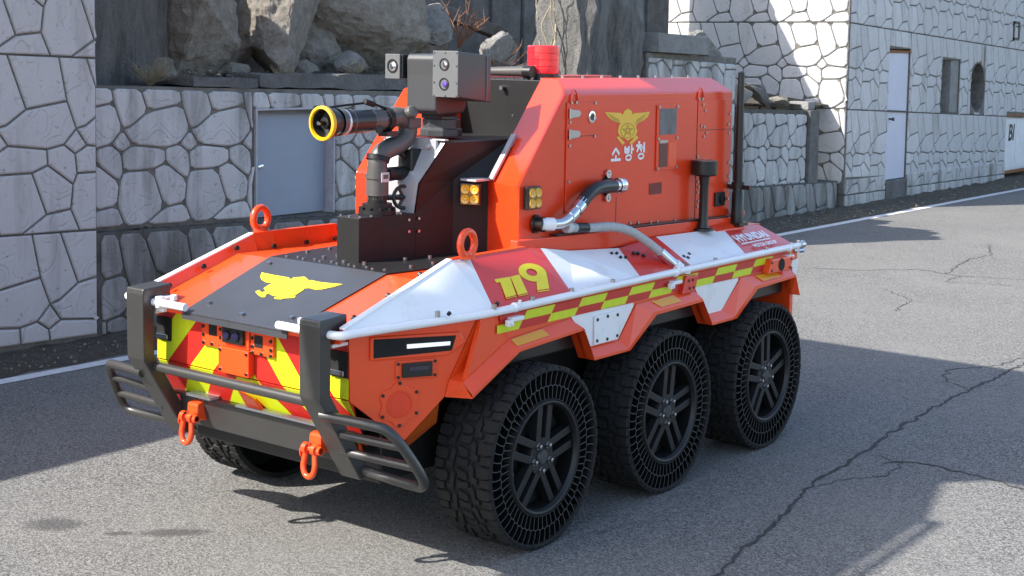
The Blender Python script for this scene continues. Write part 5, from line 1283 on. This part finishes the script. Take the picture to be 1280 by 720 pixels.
bm = B(); lathe(bm, [(0, .0), (0, .034), (.010, .030), (.012, 0)], (-.026, 0, 0), (1, 0, 0), 20); hub = obj('hub_cap', bm, HEADG, None, smooth=True)
nutbm = B(); lathe(nutbm, [(0, .015), (.005, .015), (.005, .011), (.020, .010), (.022, 0)], (0, 0, 0), (1, 0, 0), 8)
nut_me = bpy.data.meshes.new('wheel_nut'); bmesh.ops.recalc_face_normals(nutbm, faces=nutbm.faces); nutbm.to_mesh(nut_me); nutbm.free(); nut_me.materials.append(NUT)
# tyre band
bm = B(); lathe(bm, [(-.004, .380), (0, .383), (0, .389), (-.012, .391), (-.288, .391), (-.30, .386), (-.30, .378), (-.29, .379), (-.02, .379)], (0, 0, 0), (1, 0, 0), 96, close=True)
lathe(bm, [(-.002, .253), (0, .255), (0, .258), (-.006, .260), (-.29, .260), (-.29, .253)], (0, 0, 0), (1, 0, 0), 72, close=True)
tyre0 = obj('tyre', bm, RUBBER, None, smooth=True)
# flexible spokes: three staggered walls
bm = B(); NS = 52
def wall(a0, r0, a1, r1, th=.0036, x0=-.006, x1=-.28):
    p, q = Vector((0, r0*math.cos(a0), r0*math.sin(a0))), Vector((0, r1*math.cos(a1), r1*math.sin(a1)))
    d = (q-p).normalized(); nrm = Vector((0, -d.z, d.y))*th
    a = [p+nrm, p-nrm, q-nrm, q+nrm]; f = [bm.verts.new(v+Vector((x0, 0, 0))) for v in a]; g = [bm.verts.new(v+Vector((x1, 0, 0))) for v in a]
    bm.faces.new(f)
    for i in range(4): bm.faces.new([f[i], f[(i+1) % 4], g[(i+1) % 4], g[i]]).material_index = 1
NS = 58; da = 2*PI/NS; rm = .314
for k in range(NS):
    a = k*da
    wall(a-.12*da, .258, a+.10*da, rm, .0020, -.006, -.075); wall(a+.10*da, rm, a+.60*da, rm+.006, .0020, -.006, -.075); wall(a+.60*da, rm+.006, a+1.10*da, rm, .0020, -.006, -.075)
    wall(a+.60*da, rm+.006, a+.60*da, .350, .0020, -.006, -.075); wall(a+.60*da, .350, a+.42*da, .381, .0020, -.006, -.075)
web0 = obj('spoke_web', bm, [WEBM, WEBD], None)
bm = B(); cyl(bm, (-.10, 0, 0), (1, 0, 0), .378, .006, 48); cyl(bm, (-.13, 0, 0), (1, 0, 0), .221, .004, 40); back0 = obj('web_shade_disc', bm, VOID, None)  # black discs added behind the web, painting its openings in shade
bm = B()
for y, z, x in ((-.10, .12, -.10), (-.13, -.02, -.10), (-.12, -.09, -.1)): box(bm, (x-.02, y-.02, z-.03), (x+.01, y+.015, z+.02))
cal0 = obj('brake_caliper', bm, ALU, None, bevel=.005)
# tread lugs
bm = B(); NL = 26
def lug(xs, ang, r0=.389, r1=.4045):
    """xs: outline in (x, arc metres)"""
    lo, hi = [], []
    cx = sum(p[0] for p in xs)/len(xs); cy2 = sum(p[1] for p in xs)/len(xs)
    for x, s_ in xs:
        a = ang+s_/RT; lo.append(bm.verts.new((x, r0*math.cos(a), r0*math.sin(a))))
        x2, s2 = x+(cx-x)*.12, s_+(cy2-s_)*.12; a = ang+s2/RT; hi.append(bm.verts.new((x2, r1*math.cos(a), r1*math.sin(a))))
    bm.faces.new(hi); n = len(xs)
    for i in range(n): bm.faces.new([lo[i], lo[(i+1) % n], hi[(i+1) % n], hi[i]])
pitch = 2*PI*RT/NL
for k in range(NL):
    a = 2*PI*k/NL; h = pitch
    lug([(-.078, .10*h), (-.06, -.02*h), (-.002, .02*h), (-.001, .46*h), (-.03, .56*h), (-.07, .50*h)], a)
    lug([(-.055, .58*h), (-.002, .52*h), (-.001, .92*h), (-.05, .94*h)], a, r1=.4035)
    lug([(-.222, .10*h), (-.24, -.02*h), (-.298, .02*h), (-.299, .46*h), (-.27, .56*h), (-.23, .50*h)], a+.5*h/RT)
    lug([(-.245, .58*h), (-.298, .52*h), (-.299, .92*h), (-.25, .94*h)], a+.5*h/RT, r1=.4035)
    lug([(-.118, .06*h), (-.10, -.10*h), (-.086, .16*h), (-.084, .56*h), (-.064, .62*h), (-.066, .86*h), (-.10, .88*h), (-.106, .46*h)], a)
    lug([(-.182, .06*h), (-.20, -.10*h), (-.214, .16*h), (-.216, .56*h), (-.236, .62*h), (-.234, .86*h), (-.20, .88*h), (-.194, .46*h)], a+.5*h/RT)
    lug([(-.178, .02*h), (-.124, .16*h), (-.118, .46*h), (-.146, .52*h), (-.176, .40*h)], a+.25*h/RT)
    lug([(-.180, .50*h), (-.150, .60*h), (-.112, .56*h), (-.116, .90*h), (-.172, .92*h)], a+.25*h/RT)
tread0 = obj('tread', bm, RUBBER, None)
protos = [tyre0, web0, back0, cal0, tread0, hub]
def place(x, y, flip, rot, first=False):
    w_ = w0 if first else w0.copy()
    if not first: sc.collection.objects.link(w_)
    w_.parent = rb; w_.location = (x, y, .402); w_.rotation_euler = (rot, 0, PI if flip else 0); w_.rotation_mode = 'XYZ'
    w_.matrix_local = Matrix.Translation((x, y, .402)) @ Matrix.Rotation(PI if flip else 0, 4, 'Z') @ Matrix.Rotation(rot, 4, 'X')
    for p in protos:
        c = p if first else p.copy()
        if not first: sc.collection.objects.link(c)
        c.parent = w_
    for k in range(5):
        c = bpy.data.objects.new('wheel_nut', nut_me); sc.collection.objects.link(c); c.parent = w_
        a = PI/2+2*PI*(k+.5)/5; c.location = (-.027, .060*math.cos(a), .060*math.sin(a))
place(.957, 0, False, -.10, True); place(.957, 1.05, False, -.12); place(.957, 2.1, False, .03)
place(-.957, 0, True, .4); place(-.957, 1.05, True, .9); place(-.957, 2.1, True, .2)
